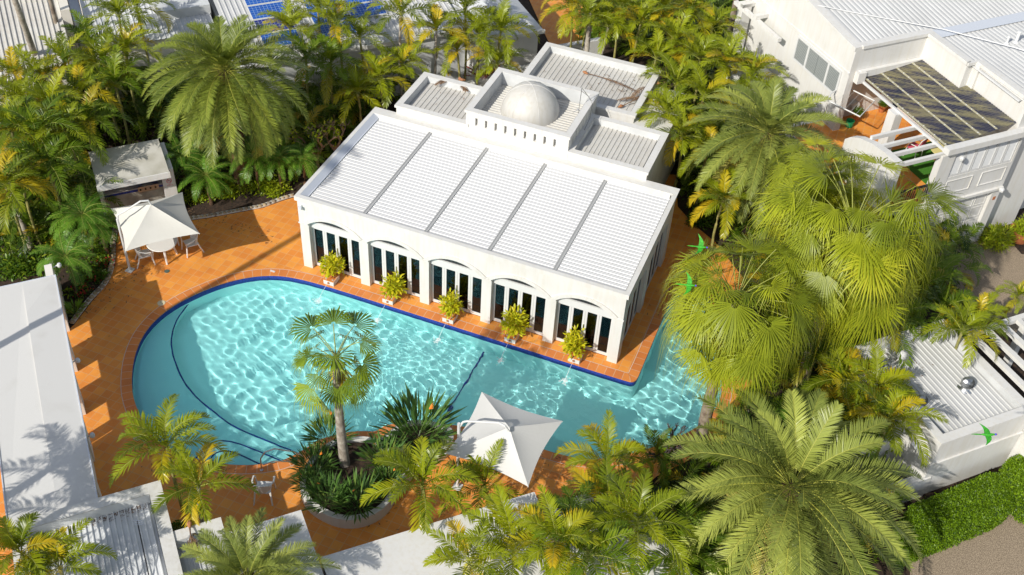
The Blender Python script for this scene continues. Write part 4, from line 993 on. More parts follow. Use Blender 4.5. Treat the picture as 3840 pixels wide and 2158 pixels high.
# ---------------- stone edging of the garden beds ----------------
random.seed(5)
def edging(pts, nm, label, w=.2):
    c = curve([P(x, y, 0)[:2] for x, y in pts], 6); t = thing(nm, label, 'stone edging', (*c[0], 0), 0, 'stone edgings of the garden beds')
    o2 = []; d = 0
    mm = MB(); n = len(c)
    vs = []
    for i in range(n):
        a, b = c[max(i-1, 0)], c[min(i+1, n-1)]; tt = Vector((b[0]-a[0], b[1]-a[1])).normalized(); nn = Vector((-tt.y, tt.x))
        vs += [(c[i][0]+nn.x*.02, c[i][1]+nn.y*.02, .01), (c[i][0]+nn.x*.02, c[i][1]+nn.y*.02, .05), (c[i][0]+nn.x*w, c[i][1]+nn.y*w, .05), (c[i][0]+nn.x*w, c[i][1]+nn.y*w, 0)]
    mm.add(vs, [(4*i+k, 4*i+k+1, 4*i+5+k, 4*i+4+k) for i in range(n-1) for k in range(3)]); mm.build('mortar_bed', M['mortar'], t)
    st = MB(); L = 0; nxt = .05
    for i in range(n-1):
        seg = math.hypot(c[i+1][0]-c[i][0], c[i+1][1]-c[i][1]); tt = Vector((c[i+1][0]-c[i][0], c[i+1][1]-c[i][1])).normalized(); nn = Vector((-tt.y, tt.x))
        while nxt < L+seg:
            f = (nxt-L)/seg; x = c[i][0]+(c[i+1][0]-c[i][0])*f+nn.x*w*.5; y = c[i][1]+(c[i+1][1]-c[i][1])*f+nn.y*w*.5
            r = random.uniform(.07, .105); o = len(st.v); ry = random.uniform(.75, 1.1)
            for q in range(5):
                ph = q/4*PI/2; 
                for k in range(8):
                    a = 2*PI*k/8; rr = r*math.cos(ph)*random.uniform(.9, 1.1)
                    st.v.append((x+rr*math.cos(a), y+rr*ry*math.sin(a), .04+r*.75*math.sin(ph)))
            for q in range(4):
                for k in range(8): st.f.append((o+q*8+k, o+q*8+(k+1) % 8, o+(q+1)*8+(k+1) % 8, o+(q+1)*8+k)); st.m.append(0)
            nxt += r*2.1
        L += seg
    s = st.build('stones', M['stone'], t, smooth=True); s['kind'] = 'stuff'
edging([(743, 496), (710.5, 505.7), (662, 523.5), (613, 533), (560, 543), (524, 549.5), (482, 555), (440, 560)][::-1], 'stone_edging', 'mortared river stone edging along the top garden bed between umbrella and pavilion')
edging([(187, 817), (200, 800), (233, 757), (273, 713), (290, 667), (293, 613), (300, 570)], 'stone_edging', 'mortared river stone edging along the shaded left garden bed by the bath house')
# brick edging by the drive
e = thing('brick_edging', 'red brick edging strip between the hedge and the pebble drive', 'brick edging', P(2450, 1330, 0))
M['bricktile'] = tilemat('red_brick_paver', (.40, .11, .05), (.30, .08, .035), (.25, .18, .13), size=.11, row=.22, msize=.008, uvname=True)
c = [P(x, y, 0)[:2] for x, y in ((2284, 1385), (2345, 1357), (2420, 1330), (2500, 1298), (2620, 1252))]
vs = []; uv = []; L = 0
for i in range(len(c)):
    a, b = c[max(i-1, 0)], c[min(i+1, len(c)-1)]; tt = Vector((b[0]-a[0], b[1]-a[1])).normalized(); nn = Vector((-tt.y, tt.x))
    vs += [(c[i][0], c[i][1], .0), (c[i][0], c[i][1], .06), (c[i][0]+nn.x*.23, c[i][1]+nn.y*.23, .06), (c[i][0]+nn.x*.23, c[i][1]+nn.y*.23, 0)]
    uv += [(L, 0), (L, .005), (L, .22), (L, .22)]
    if i < len(c)-1: L += math.hypot(c[i+1][0]-c[i][0], c[i+1][1]-c[i][1])
mb = MB(); mb.add(vs, [(4*i+k, 4*i+k+1, 4*i+5+k, 4*i+4+k) for i in range(len(c)-1) for k in range(3)]); o = mb.build('brick_course', M['bricktile'], e)
ul = o.data.uv_layers.new(name='UVMap')
for l in o.data.loops: ul.data[l.index].uv = uv[l.vertex_index]
# terracotta planters at the right edge
for (px, py, r, lab) in ((2572, 640, .42, 'large terracotta pot at the right edge beside the lime bush'),):
    c_ = X(26.2, -8.0, 0); t = thing('large_pot', lab, 'pot', c_); m_ = MB(); m_.lathe(c_, [(.30, 0), (.42, .45), (.46, .5), (.40, .5), (.36, .4), (0, .4)], 24); m_.build('pot_body', M['terracotta'], t, smooth=False)

# ---------------- roof aerial on the tower, dead fronds ----------------
t = thing('tower_aerial', 'thin bent aerial tripod on the right parapet of the domed tower', 'aerial', (7.45, 8.0, 3.9))
a = MB(); a.tube([(7.35, 8.0, 3.7), (7.38, 8.05, 4.95)], .014, 5).tube([(7.38, 8.05, 4.95), (7.68, 8.45, 4.25)], .012, 5); a.build('mast', M['chrome'], t)
a = MB(); a.tube([(7.2, 7.85, 3.95), (7.35, 8.0, 4.05), (7.55, 8.0, 3.95), (7.62, 8.15, 4.1)], .01, 4).tube([(7.25, 8.1, 4.0), (7.5, 7.9, 4.02)], .01, 4); a.build('crossbar', M['chrome'], t)
a = MB(); a.tube([(7.4, 8.05, 4.8), (7.6, 8.3, 4.5), (7.8, 8.2, 4.3), (7.9, 7.7, 4.0), (7.85, 7.3, 3.7)], .007, 4); a.build('cable', M['iron'], t)

# ---------------- parrots in flight ----------------
M['parrot'] = mat('parrot_green', (.05, .40, .015), .7, (.02, .20, .012), 28)
M['parrot_head'] = mat('parrot_blue_head', (.06, .07, .55), .5)
M['beak'] = mat('parrot_beak', (.60, .12, .03), .4)
def parrot(label, c, rz, roll, flap, m2=None):
    """body along +x, wings spread along y"""
    t = thing('parrot', label, 'parrot', c, rz, 'green parrots in flight'); t.rotation_euler = (roll, -.1, rz)
    b = MB(); o = 0
    b.tube([(-.13, 0, 0), (-.10, 0, .002), (-.05, 0, 0), (0, 0, 0), (.06, 0, .005), (.10, 0, .012), (.13, 0, .015)], [.004, .014, .026, .032, .029, .020, .012], 12)
    # tail feathers
    b.add([(-.10, -.014, 0), (-.10, .014, 0), (-.20, .017, 0), (-.29, .004, -.003), (-.29, -.004, -.003), (-.20, -.017, 0), (-.12, 0, .01)], [(0, 1, 2, 3, 4, 5), (0, 1, 6)])
    for s_ in (-1, 1):
        ch = [(.050, -.05), (.062, -.045), (.050, -.042), (.018, -.048), (-.025, -.065), (-.082, -.092)]
        ys = [.02, .065, .12, .17, .215, .265]
        zz = [flap*(y/.235)**1.4*.12 for y in ys]
        vs = []
        for (f_, r_), y, z in zip(ch, ys, zz): vs += [(f_, s_*y, z), (r_, s_*y, z-.002)]
        b.add(vs, [(2*i, 2*i+2, 2*i+3, 2*i+1) for i in range(5)])
        b.add([(p[0], p[1], p[2]+.006*(1-abs(p[1])/.24)) for p in vs], [(2*i, 2*i+2, 2*i+3, 2*i+1) for i in range(5)])
    b.build('body', M['parrot'], t, local=True, smooth=True)
    h = MB(); h.lathe((.145, 0, .016), [(0, -.02), (.012, -.017), (.020, -.004), (.020, .006), (.013, .018), (0, .022)], 12); h.build('head', M['parrot_head'], t, local=True, smooth=True)
    t.scale = (1.25,)*3; h = MB(); h.tube([(.160, 0, .018), (.174, 0, .012), (.178, 0, .004)], [.009, .006, .001], 8); h.build('beak', M['beak'], t, local=True)
parrot('green parrot flying highest, above the upper fan palm fronds', P(1762, 622, 7.2), math.radians(7), .35, .8)
parrot('green parrot flying just below the highest one, over the fan palm', P(1733, 718, 7.2), math.radians(9), .5, .6)
parrot('green parrot gliding over the service building roof at the lower right', P(2484, 1094, 7.4), math.radians(16), 0, .05)
# ---------------- foliage ----------------
def np_mesh(name, V, quads, tris, mq, mt, tint, mats):
    me = bpy.data.meshes.new(name); nq, ntr = len(quads), len(tris)
    me.vertices.add(len(V)); me.vertices.foreach_set('co', np.asarray(V, np.float32).ravel())
    loops = np.concatenate([quads.ravel(), tris.ravel()]).astype(np.int32)
    me.loops.add(len(loops)); me.loops.foreach_set('vertex_index', loops)
    me.polygons.add(nq+ntr)
    me.polygons.foreach_set('loop_start', np.concatenate([np.arange(nq)*4, nq*4+np.arange(ntr)*3]).astype(np.int32))
    me.polygons.foreach_set('loop_total', np.concatenate([np.full(nq, 4), np.full(ntr, 3)]).astype(np.int32))
    me.polygons.foreach_set('material_index', np.concatenate([mq, mt]).astype(np.int32))
    for m in mats: me.materials.append(m)
    a = me.attributes.new('tint', 'FLOAT', 'POINT'); a.data.foreach_set('value', np.asarray(tint, np.float32))
    me.update(calc_edges=True); me.validate()
    return me
class Leafy:
    def __init__(s, seed): s.V = []; s.Q = []; s.T = []; s.mq = []; s.mt = []; s.t = []; s.n = 0; s.r = np.random.RandomState(seed)
    def push(s, V, Q=None, T=None, tint=0.5, m=0):
        V = np.asarray(V, float).reshape(-1, 3)
        if Q is not None and len(Q): s.Q.append(np.asarray(Q).reshape(-1, 4)+s.n); s.mq.append(np.full(len(s.Q[-1]), m))
        if T is not None and len(T): s.T.append(np.asarray(T).reshape(-1, 3)+s.n); s.mt.append(np.full(len(s.T[-1]), m))
        s.V.append(V); s.t.append(np.broadcast_to(np.asarray(tint, float), (len(V),)) if np.ndim(tint) == 0 else np.asarray(tint, float)); s.n += len(V)
    def mesh(s, name, mats):
        Q = np.concatenate(s.Q) if s.Q else np.zeros((0, 4), int); T = np.concatenate(s.T) if s.T else np.zeros((0, 3), int)
        return np_mesh(name, np.concatenate(s.V), Q, T, np.concatenate(s.mq) if s.mq else np.zeros(0), np.concatenate(s.mt) if s.mt else np.zeros(0), np.concatenate(s.t), mats)
    def leaves(s, B, D, N, L, W, sag, tint, m=0, fold=0.0):
        """B base, D direction, N flat normal, L length, W width: tapered blades of two faces"""
        S = np.cross(D, N); S /= np.linalg.norm(S, axis=1, keepdims=True)+1e-9
        L = np.asarray(L)[:, None]; W = np.asarray(W)[:, None]; sg = np.zeros_like(B); sg[:, 2] = 1
        a = B-S*W*.3; b = B+S*W*.3; mid = B+D*L*.5-sg*(L*sag*.25)
        c = mid+S*W*.5; d = mid-S*W*.5; t = B+D*L*(1-.15*sag)-sg*(L*sag)
        k = len(B); V = np.stack([a, b, c, d, t], 1).reshape(-1, 3); i = np.arange(k)*5
        s.push(V, np.stack([i, i+1, i+2, i+3], 1), np.stack([i+3, i+2, i+4], 1), np.repeat(tint, 5) if np.ndim(tint) else tint, m)
    def rib(s, C, w0, w1, tint, m):
        """triangular rib along polyline C"""
        n = len(C); T_ = np.gradient(C, axis=0); T_ /= np.linalg.norm(T_, axis=1, keepdims=True)+1e-9
        up = np.array([0, 0, 1.0]); S = np.cross(T_, up); nn = np.linalg.norm(S, axis=1, keepdims=True); S = np.where(nn > .05, S/(nn+1e-9), [1, 0, 0]); U_ = np.cross(S, T_)
        w = np.linspace(w0, w1, n)[:, None]
        V = np.stack([C-S*w, C+S*w, C+U_*w*1.3], 1).reshape(-1, 3); q = []
        for i in range(n-1):
            for a, b in ((0, 1), (1, 2), (2, 0)): q.append((3*i+a, 3*i+b, 3*i+3+b, 3*i+3+a))
        s.push(V, q, None, tint, m)
    def frond(s, base, az, el, L, droop, nleaf, ll, lw, vee, sweep, sag, tint, prof='phoenix', petiole=.12, ribw=.022, twist=0.0, m=0, mr=1):
        r = s.r; n = 14; t = np.linspace(0, 1, n); ang = el-droop*t**1.25
        dl = L/(n-1); hx = np.concatenate([[0], np.cumsum(np.cos((ang[1:]+ang[:-1])/2)*dl)]); hz = np.concatenate([[0], np.cumsum(np.sin((ang[1:]+ang[:-1])/2)*dl)])
        azs = az+twist*t**1.5
        cx = np.concatenate([[0], np.cumsum(np.diff(hx)*np.cos((azs[1:]+azs[:-1])/2))]); cy = np.concatenate([[0], np.cumsum(np.diff(hx)*np.sin((azs[1:]+azs[:-1])/2))])
        C = np.stack([cx, cy, hz], 1)+np.asarray(base)
        s.rib(C, ribw, ribw*.25, tint, mr)
        u = np.linspace(petiole, .995, nleaf); 
        P_ = np.stack([np.interp(u, t, C[:, k]) for k in range(3)], 1)
        T_ = np.gradient(C, axis=0); T_ /= np.linalg.norm(T_, axis=1, keepdims=True); TT = np.stack([np.interp(u, t, T_[:, k]) for k in range(3)], 1); TT /= np.linalg.norm(TT, axis=1, keepdims=True)
        S = np.stack([-np.sin(np.interp(u, t, azs)), np.cos(np.interp(u, t, azs)), 0*u], 1); N = np.cross(TT, S); N *= np.sign(N[:, 2:3]+1e-6) if abs(el) < 1.2 else 1
        up = np.cross(TT, S); up = np.where(up[:, 2:3] < 0, -up, up) if el < 1.3 else np.cross(S, TT)*-1
        if prof == 'phoenix': pf = np.clip(np.minimum((u-petiole)*7+.25, 1), 0, 1)*np.clip(1.35-u**3*1.05, .25, 1)
        else: pf = np.clip(np.minimum((u-petiole)*5+.4, 1), 0, 1)*np.clip(1.25-u**2.2*.95, .2, 1)
        for sd in (-1, 1):
            jit = r.normal(0, .07, (len(u), 3)); vv = vee+r.normal(0, .08, len(u))
            D = S*sd*np.cos(vv)[:, None]+up*np.sin(vv)[:, None]; D = D*np.cos(sweep+.3*u)[:, None]+TT*np.sin(sweep+.3*u)[:, None]+jit
            D /= np.linalg.norm(D, axis=1, keepdims=True)
            NN = np.cross(D, TT); Ln = ll*pf*r.uniform(.88, 1.1, len(u))
            s.leaves(P_, D, up+r.normal(0, .12, (len(u), 3)), Ln, np.full(len(u), lw)*(.6+.4*pf), sag, tint+r.normal(0, .06, len(u)), m)
    def fan(s, base, az, el, pet, R, tint, seg=30, spread=2.6, droop=.5, m=0, mr=1, cup=.25, ef=.75, solid=.44):
        """palmate leaf: petiole, pleated blade whose segment tips hang"""
        r = s.r; n = 7; t = np.linspace(0, 1, n); ang = el-.5*t
        hx = np.concatenate([[0], np.cumsum(np.cos(ang[1:])*pet/(n-1))]); hz = np.concatenate([[0], np.cumsum(np.sin(ang[1:])*pet/(n-1))])
        C = np.stack([hx*math.cos(az), hx*math.sin(az), hz], 1)+np.asarray(base); s.rib(C, .02, .012, tint, mr)
        h = C[-1]; e2 = ang[-1]-droop*ef
        f = np.array([math.cos(az)*math.cos(e2), math.sin(az)*math.cos(e2), math.sin(e2)]); sd = np.array([-math.sin(az), math.cos(az), 0]); up = np.cross(f, sd); up = up if up[2] > 0 or e2 < -1.4 else -up
        th = np.linspace(-spread, spread, seg+1); k = seg
        a0, a1 = th[:-1], th[1:]; am = (a0+a1)/2
        def dirn(a, lift): 
            d = f*np.cos(a)[:, None]+sd*np.sin(a)[:, None]+up*lift[:, None]; return d/np.linalg.norm(d, axis=1, keepdims=True)
        lf = cup*(1-np.cos(am))*.6
        Rs = R*(1-.16*np.abs(am/spread)**2)*r.uniform(.92, 1.06, k)
        zp = np.where(np.arange(k) % 2, .028, -.028)[:, None]*up
        d0, d1, dm = dirn(a0, lf), dirn(a1, lf), dirn(am, lf)
        r1, r2 = .08*Rs[:, None], solid*Rs[:, None]
        g = np.array([0, 0, -1.0])
        A = h+d0*r1; B = h+d1*r1; Cc = h+d1*r2+zp+g*.05*droop*R; Dd = h+d0*r2+zp+g*.05*droop*R
        mid = .76*Rs[:, None]; dr = (.10+.42*r.rand(k)**1.3)[:, None]*droop*R
        wd = (d1-d0)*.30*Rs[:, None]*.36
        E_ = h+dm*mid+wd*.5+g*dr*.6; F_ = h+dm*mid-wd*.5+g*dr*.6
        G = h+dm*(Rs[:, None]*(1.02-.12*droop))+g*dr*2.1+r.normal(0, .05*R, (k, 3))
        V = np.stack([A, B, Cc, Dd, E_, F_, G], 1).reshape(-1, 3); i = np.arange(k)*7
        ti = np.repeat(tint+r.normal(0, .05, k), 7); ti = ti+np.tile([0, 0, 0, 0, .12, .12, .35], k)
        s.push(V, np.concatenate([np.stack([i, i+1, i+2, i+3], 1), np.stack([i+3, i+2, i+4, i+5], 1)]), np.stack([i+5, i+4, i+6], 1), ti, m)

# --- crown meshes (unit instances, centre at origin) ---
def phoenix_mesh(name, seed, L, n, leaf, ll=.40, lw=.034, nleaf=84, lowel=-.75, dead=3):
    q = Leafy(seed); r = q.r
    for i in range(n):
        f = i/n; az = i*2.399963+r.normal(0, .08)
        el = 1.35-f**.8*(1.35-lowel)+r.normal(0, .05)
        Lf = L*(.55+.45*min(1, f*2.2))*r.uniform(.93, 1.05)
        tint = .25+.75*r.rand()**1.5*.8
        if i > n-6 and r.rand() < .5: tint = 1.7
        q.frond((.10*math.cos(az), .10*math.sin(az), .12-.22*f), az, el, Lf, 1.0+.35*r.rand(), nleaf, ll, lw, .52, .50, .16, tint, ribw=.016, twist=r.normal(0, .12))
    for i in range(dead):
        az = r.uniform(0, 6.28); q.frond((0, 0, -.2), az, -.6, L*.8, .9, 36, ll*.8, lw*.7, -.1, .5, .3, 2.0, twist=r.normal(0, .2))
    return q.mesh(name, [leaf, M['rib']])
def cane_mesh(name, seed, L, n, leaf, ll=.42, lw=.042, nleaf=30, yellow=.15):
    q = Leafy(seed); r = q.r
    for i in range(n):
        f = (i+.5)/n; az = i*2.399963+r.normal(0, .2); el = 1.38-1.0*f+r.normal(0, .08)
        tint = r.uniform(.25, 1.05) if r.rand() > yellow else r.uniform(1.3, 2.0)
        if f > .75: tint += .35
        q.frond((0, 0, 0), az, el, L*r.uniform(.8, 1.15)*(.75+.25*f), 1.2+.9*f*r.uniform(.7, 1.2), nleaf, ll, lw, .55, .55, .30, tint, prof='cane', petiole=.16, ribw=.016, twist=r.normal(0, .35))
    # spear leaf
    q.frond((0, 0, 0), r.uniform(0, 6), 1.5, L*.7, .2, 14, ll*.35, lw, .1, 1.1, .05, .9, prof='cane', ribw=.012)
    return q.mesh(name, [leaf, M['rib2']])
def pygmy_mesh(name, seed, L, n, leaf):
    q = Leafy(seed); r = q.r
    for i in range(n):
        f = (i+.5)/n; az = i*2.399963+r.normal(0, .15); el = 1.25-1.25*f+r.normal(0, .08)
        q.frond((0, 0, 0), az, el, L*r.uniform(.85, 1.1), 1.3+.5*r.rand(), 44, .20, .014, .15, .35, .25, r.uniform(.2, 1.0), ribw=.01, twist=r.normal(0, .2))
    return q.mesh(name, [leaf, M['rib2']])
def fan_mesh(name, seed, n, pet, R, leaf, skirt=8, droop=.8, seg=30, sp=(1.2, 2.1), ef=.6, solid=.44):
    q = Leafy(seed); r = q.r
    for i in range(n):
        f = (i+.5)/n; az = i*2.399963+r.normal(0, .15); el = 1.25-1.85*f+r.normal(0, .15)
        tint = r.uniform(.25, 1.05)+(.7*max(0, f-.6))
        q.fan((0, 0, .15-.45*f), az+r.normal(0, .2), el, pet*r.uniform(.65, 1.35), R*r.uniform(.7, 1.15), tint, seg=seg, spread=r.uniform(*sp), droop=droop*r.uniform(.6, 1.5), cup=r.uniform(.1, .7), ef=ef, solid=solid)
    for i in range(skirt):
        az = r.uniform(0, 6.28); q.fan((0, 0, -.35), az, -.7, pet*.6, R*.8, r.uniform(1.6, 2.2), seg=22, droop=1.4, spread=1.6)
    return q.mesh(name, [leaf, M['rib2']])
def blade_clump(name, seed, n, L, W, leaf, spread=.5, hmin=.4, flowers=0, flat=1.0, tlo=.1, thi=1.1):
    """strap or paddle leaves rising from the ground"""
    q = Leafy(seed); r = q.r
    az = r.uniform(0, 2*PI, n); rad = spread*np.sqrt(r.rand(n)); out = r.uniform(.25, 1.0, n)*flat
    B = np.stack([rad*np.cos(az), rad*np.sin(az), r.uniform(0, .12, n)], 1)
    d = np.stack([np.cos(az+r.normal(0, .4, n))*np.sin(out*1.15), np.sin(az+r.normal(0, .4, n))*np.sin(out*1.15), np.cos(out*1.15)], 1); d /= np.linalg.norm(d, axis=1, keepdims=True)
    Ln = L*r.uniform(.6, 1.1, n)
    tip = B+d*(Ln*.42)[:, None]
    N = np.stack([-d[:, 0]*d[:, 2], -d[:, 1]*d[:, 2], 1-d[:, 2]**2], 1)+r.normal(0, .25, (n, 3))+1e-3
    ti = r.uniform(tlo, thi, n)
    q.leaves(B, d, N, Ln*.5, np.full(n, W*.25), 0.0, ti, 0)
    q.leaves(tip, d, N, Ln*.6, np.full(n, W)*r.uniform(.7, 1.2, n), .14, ti, 0)
    for k in range(flowers):
        a = r.uniform(0, 6.28); h = L*r.uniform(.9, 1.15); b = np.array([[.3*math.cos(a), .3*math.sin(a), h]]); 
        q.rib(np.array([[.1*math.cos(a), .1*math.sin(a), 0], b[0]]), .01, .008, .5, 0)
        for j in range(4):
            q.leaves(b, np.array([[math.cos(a+j*.3), math.sin(a+j*.3), .5+.25*j]])/1.2, np.array([[0, 0, 1.0]]), [.16], [.035], 0, 1, 1)
    return q.mesh(name, [leaf, M['orange_flower']])
def shrub_mesh(name, seed, n, rx, rz, L, W, leaf, tlo=.2, thi=1.2, inner=.45, mats=None, flowers=0, fcol=None, stems=True):
    q = Leafy(seed); r = q.r
    nl = 9; lob = r.normal(0, 1, (nl, 3)); lob /= np.linalg.norm(lob, axis=1, keepdims=True); lob[:, 2] = np.abs(lob[:, 2]); lob *= .45
    p = r.normal(0, 1, (n, 3)); p /= np.linalg.norm(p, axis=1, keepdims=True); p *= (inner+(1-inner)*r.rand(n)**.5)[:, None]
    p = p*.68+lob[r.randint(0, nl, n)]; p[:, 2] = np.abs(p[:, 2])
    B = p*[rx, rx, rz]
    d = p/np.linalg.norm(p, axis=1, keepdims=True)+r.normal(0, .55, (n, 3)); d /= np.linalg.norm(d, axis=1, keepdims=True)
    N = np.array([0, 0, 1.0])+r.normal(0, .5, (n, 3))
    q.leaves(B, d, N, L*r.uniform(.7, 1.2, n), W*r.uniform(.8, 1.2, n), .15, r.uniform(tlo, thi, n), 0)
    if flowers:
        b = B[r.randint(0, n, flowers)]*1.05; 
        for j in range(3): q.leaves(b, r.normal(0, .6, (flowers, 3))+[0, 0, .4], np.tile([0, 0, 1.0], (flowers, 1)), np.full(flowers, .06), np.full(flowers, .05), 0, 1, 1)
    return q.mesh(name, [leaf, fcol or M['red_flower']])

LIB = {}
LIB['phoenix'] = [phoenix_mesh('date_crown', 1, 3.05, 98, M['L_phoenix'], ll=.42, lw=.022), phoenix_mesh('date_crown', 2, 2.85, 66, M['L_phoenix2'], ll=.38, lw=.022, lowel=-.6),
                  phoenix_mesh('date_crown', 5, 3.1, 64, M['L_phoenix2'], ll=.40, lw=.024, lowel=-.65, dead=6)]
LIB['cane'] = [cane_mesh('cane_crown', 10+i, 1.9, 13+i % 3, M['L_cane'], ll=.46) for i in range(6)]
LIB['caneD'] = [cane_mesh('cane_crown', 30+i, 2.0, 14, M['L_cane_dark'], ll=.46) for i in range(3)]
LIB['pygmy'] = [pygmy_mesh('pygmy_crown', 40+i, 1.15, 30, M['L_pygmy']) for i in range(3)]
LIB['fan'] = [fan_mesh('fan_crown', 50, 96, 1.6, 1.25, M['L_fan'], skirt=24, droop=1.25, seg=40), fan_mesh('fan_crown', 51, 80, 1.4, 1.25, M['L_fan'], skirt=22, droop=1.3, seg=40), fan_mesh('fan_crown', 57, 23, .85, .85, M['L_youngfan'], skirt=2, droop=.9, seg=30, sp=(1.1, 1.9), ef=.5, solid=.58)]

def obj(name, me, parent, loc=(0, 0, 0), rz=0, sc_=1):
    o = bpy.data.objects.new(name, me); COL.objects.link(o); o.parent = parent; o.location = loc; o.rotation_euler = (0, 0, rz); o.scale = (sc_,)*3
    return o
TRUNKS = {}
def trunk_mesh(kind, h, r0, r1, bend, m, seed, rough=0.0):
    mb = MB(); rn = random.Random(seed); n = max(5, int(h*4)); pts = []; rs = []
    for i in range(n+1):
        t = i/n; pts.append((bend*math.sin(t*PI)*.5*math.cos(seed), bend*math.sin(t*PI)*.5*math.sin(seed), h*t))
        rs.append((r0+(r1-r0)*t)*(1+(rough*rn.uniform(-1, 1)))*(1.25 if i == 0 else 1))
    mb.tube(pts, rs, 9)
    me = bpy.data.meshes.new('trunk'); me.from_pydata([tuple(map(float, p)) for p in mb.v], [], mb.f); me.materials.append(m); me.shade_smooth(); return me
def palm(kind, px, py, z, label, s=1.0, var=0, rz=0.0, group=None, cat='palm', name='palm_tree', trunk=None, stems=1):
    x, y, _ = P(px, py, z); t = thing(name, label, cat, (x, y, 0), 0, group)
    tk = {'phoenix': (.30, .26, M['trunk_brown'], .12), 'cane': (.055, .045, M['cane'], 0), 'caneD': (.055, .045, M['cane'], 0), 'pygmy': (.06, .055, M['trunk_brown'], .08), 'fan': (.20, .14, M['trunk'], .05)}[kind]
    if trunk: tk = trunk
    me = trunk_mesh(kind, z, tk[0], tk[1], .25 if kind == 'cane' else .1, tk[2], int(px), tk[3])
    o = bpy.data.objects.new('trunk', me); COL.objects.link(o); o.parent = t
    lib = LIB[kind]; obj('crown', lib[var % len(lib)], t, (0, 0, z), rz, s)
    return t
# ---------------- the palms ----------------
G = 'golden cane palms around the pool garden'
palm('phoenix', 566, 178, 5.2, 'largest dark green date palm, beside the barbecue shelter at the upper left', 1.12, 0, .4, 'tall date palms', name='date_palm')
palm('phoenix', 1932, 335, 4.2, 'grey-green date palm in front of the upper right terrace', 1.2, 1, 1.9, 'tall date palms', name='date_palm')
palm('phoenix', 1992, 1225, 3.7, 'wide grey-green date palm at the lower right beside the clipped hedge', 1.3, 2, 2.6, 'tall date palms', name='date_palm')
palm('phoenix', 622, 1460, 3.4, 'date palm cut by the bottom edge beside the white flat roof', .78, 1, .2, 'tall date palms', name='date_palm')
palm('fan', 2140, 590, 7.0, 'tallest shaggy fan palm with yellowing leaves in front of the terrace', 1.08, 0, .2, 'shaggy fan palms', name='fan_palm')
palm('fan', 1850, 765, 6.0, 'shaggy fan palm leaning over the right arm of the pool', .98, 1, 1.2, 'shaggy fan palms', name='fan_palm')
palm('fan', 2060, 480, 6.0, 'smaller fan palm crown between the terrace and the grey-green date palm', .80, 1, 4.0, 'shaggy fan palms', name='fan_palm')
palm('fan', 845, 900, 4.9, 'lone young fan palm rising from the raised planter over the pool', .95, 2, 2.0, None, name='fan_palm', trunk=(.17, .09, M['trunk_pale'], .05))
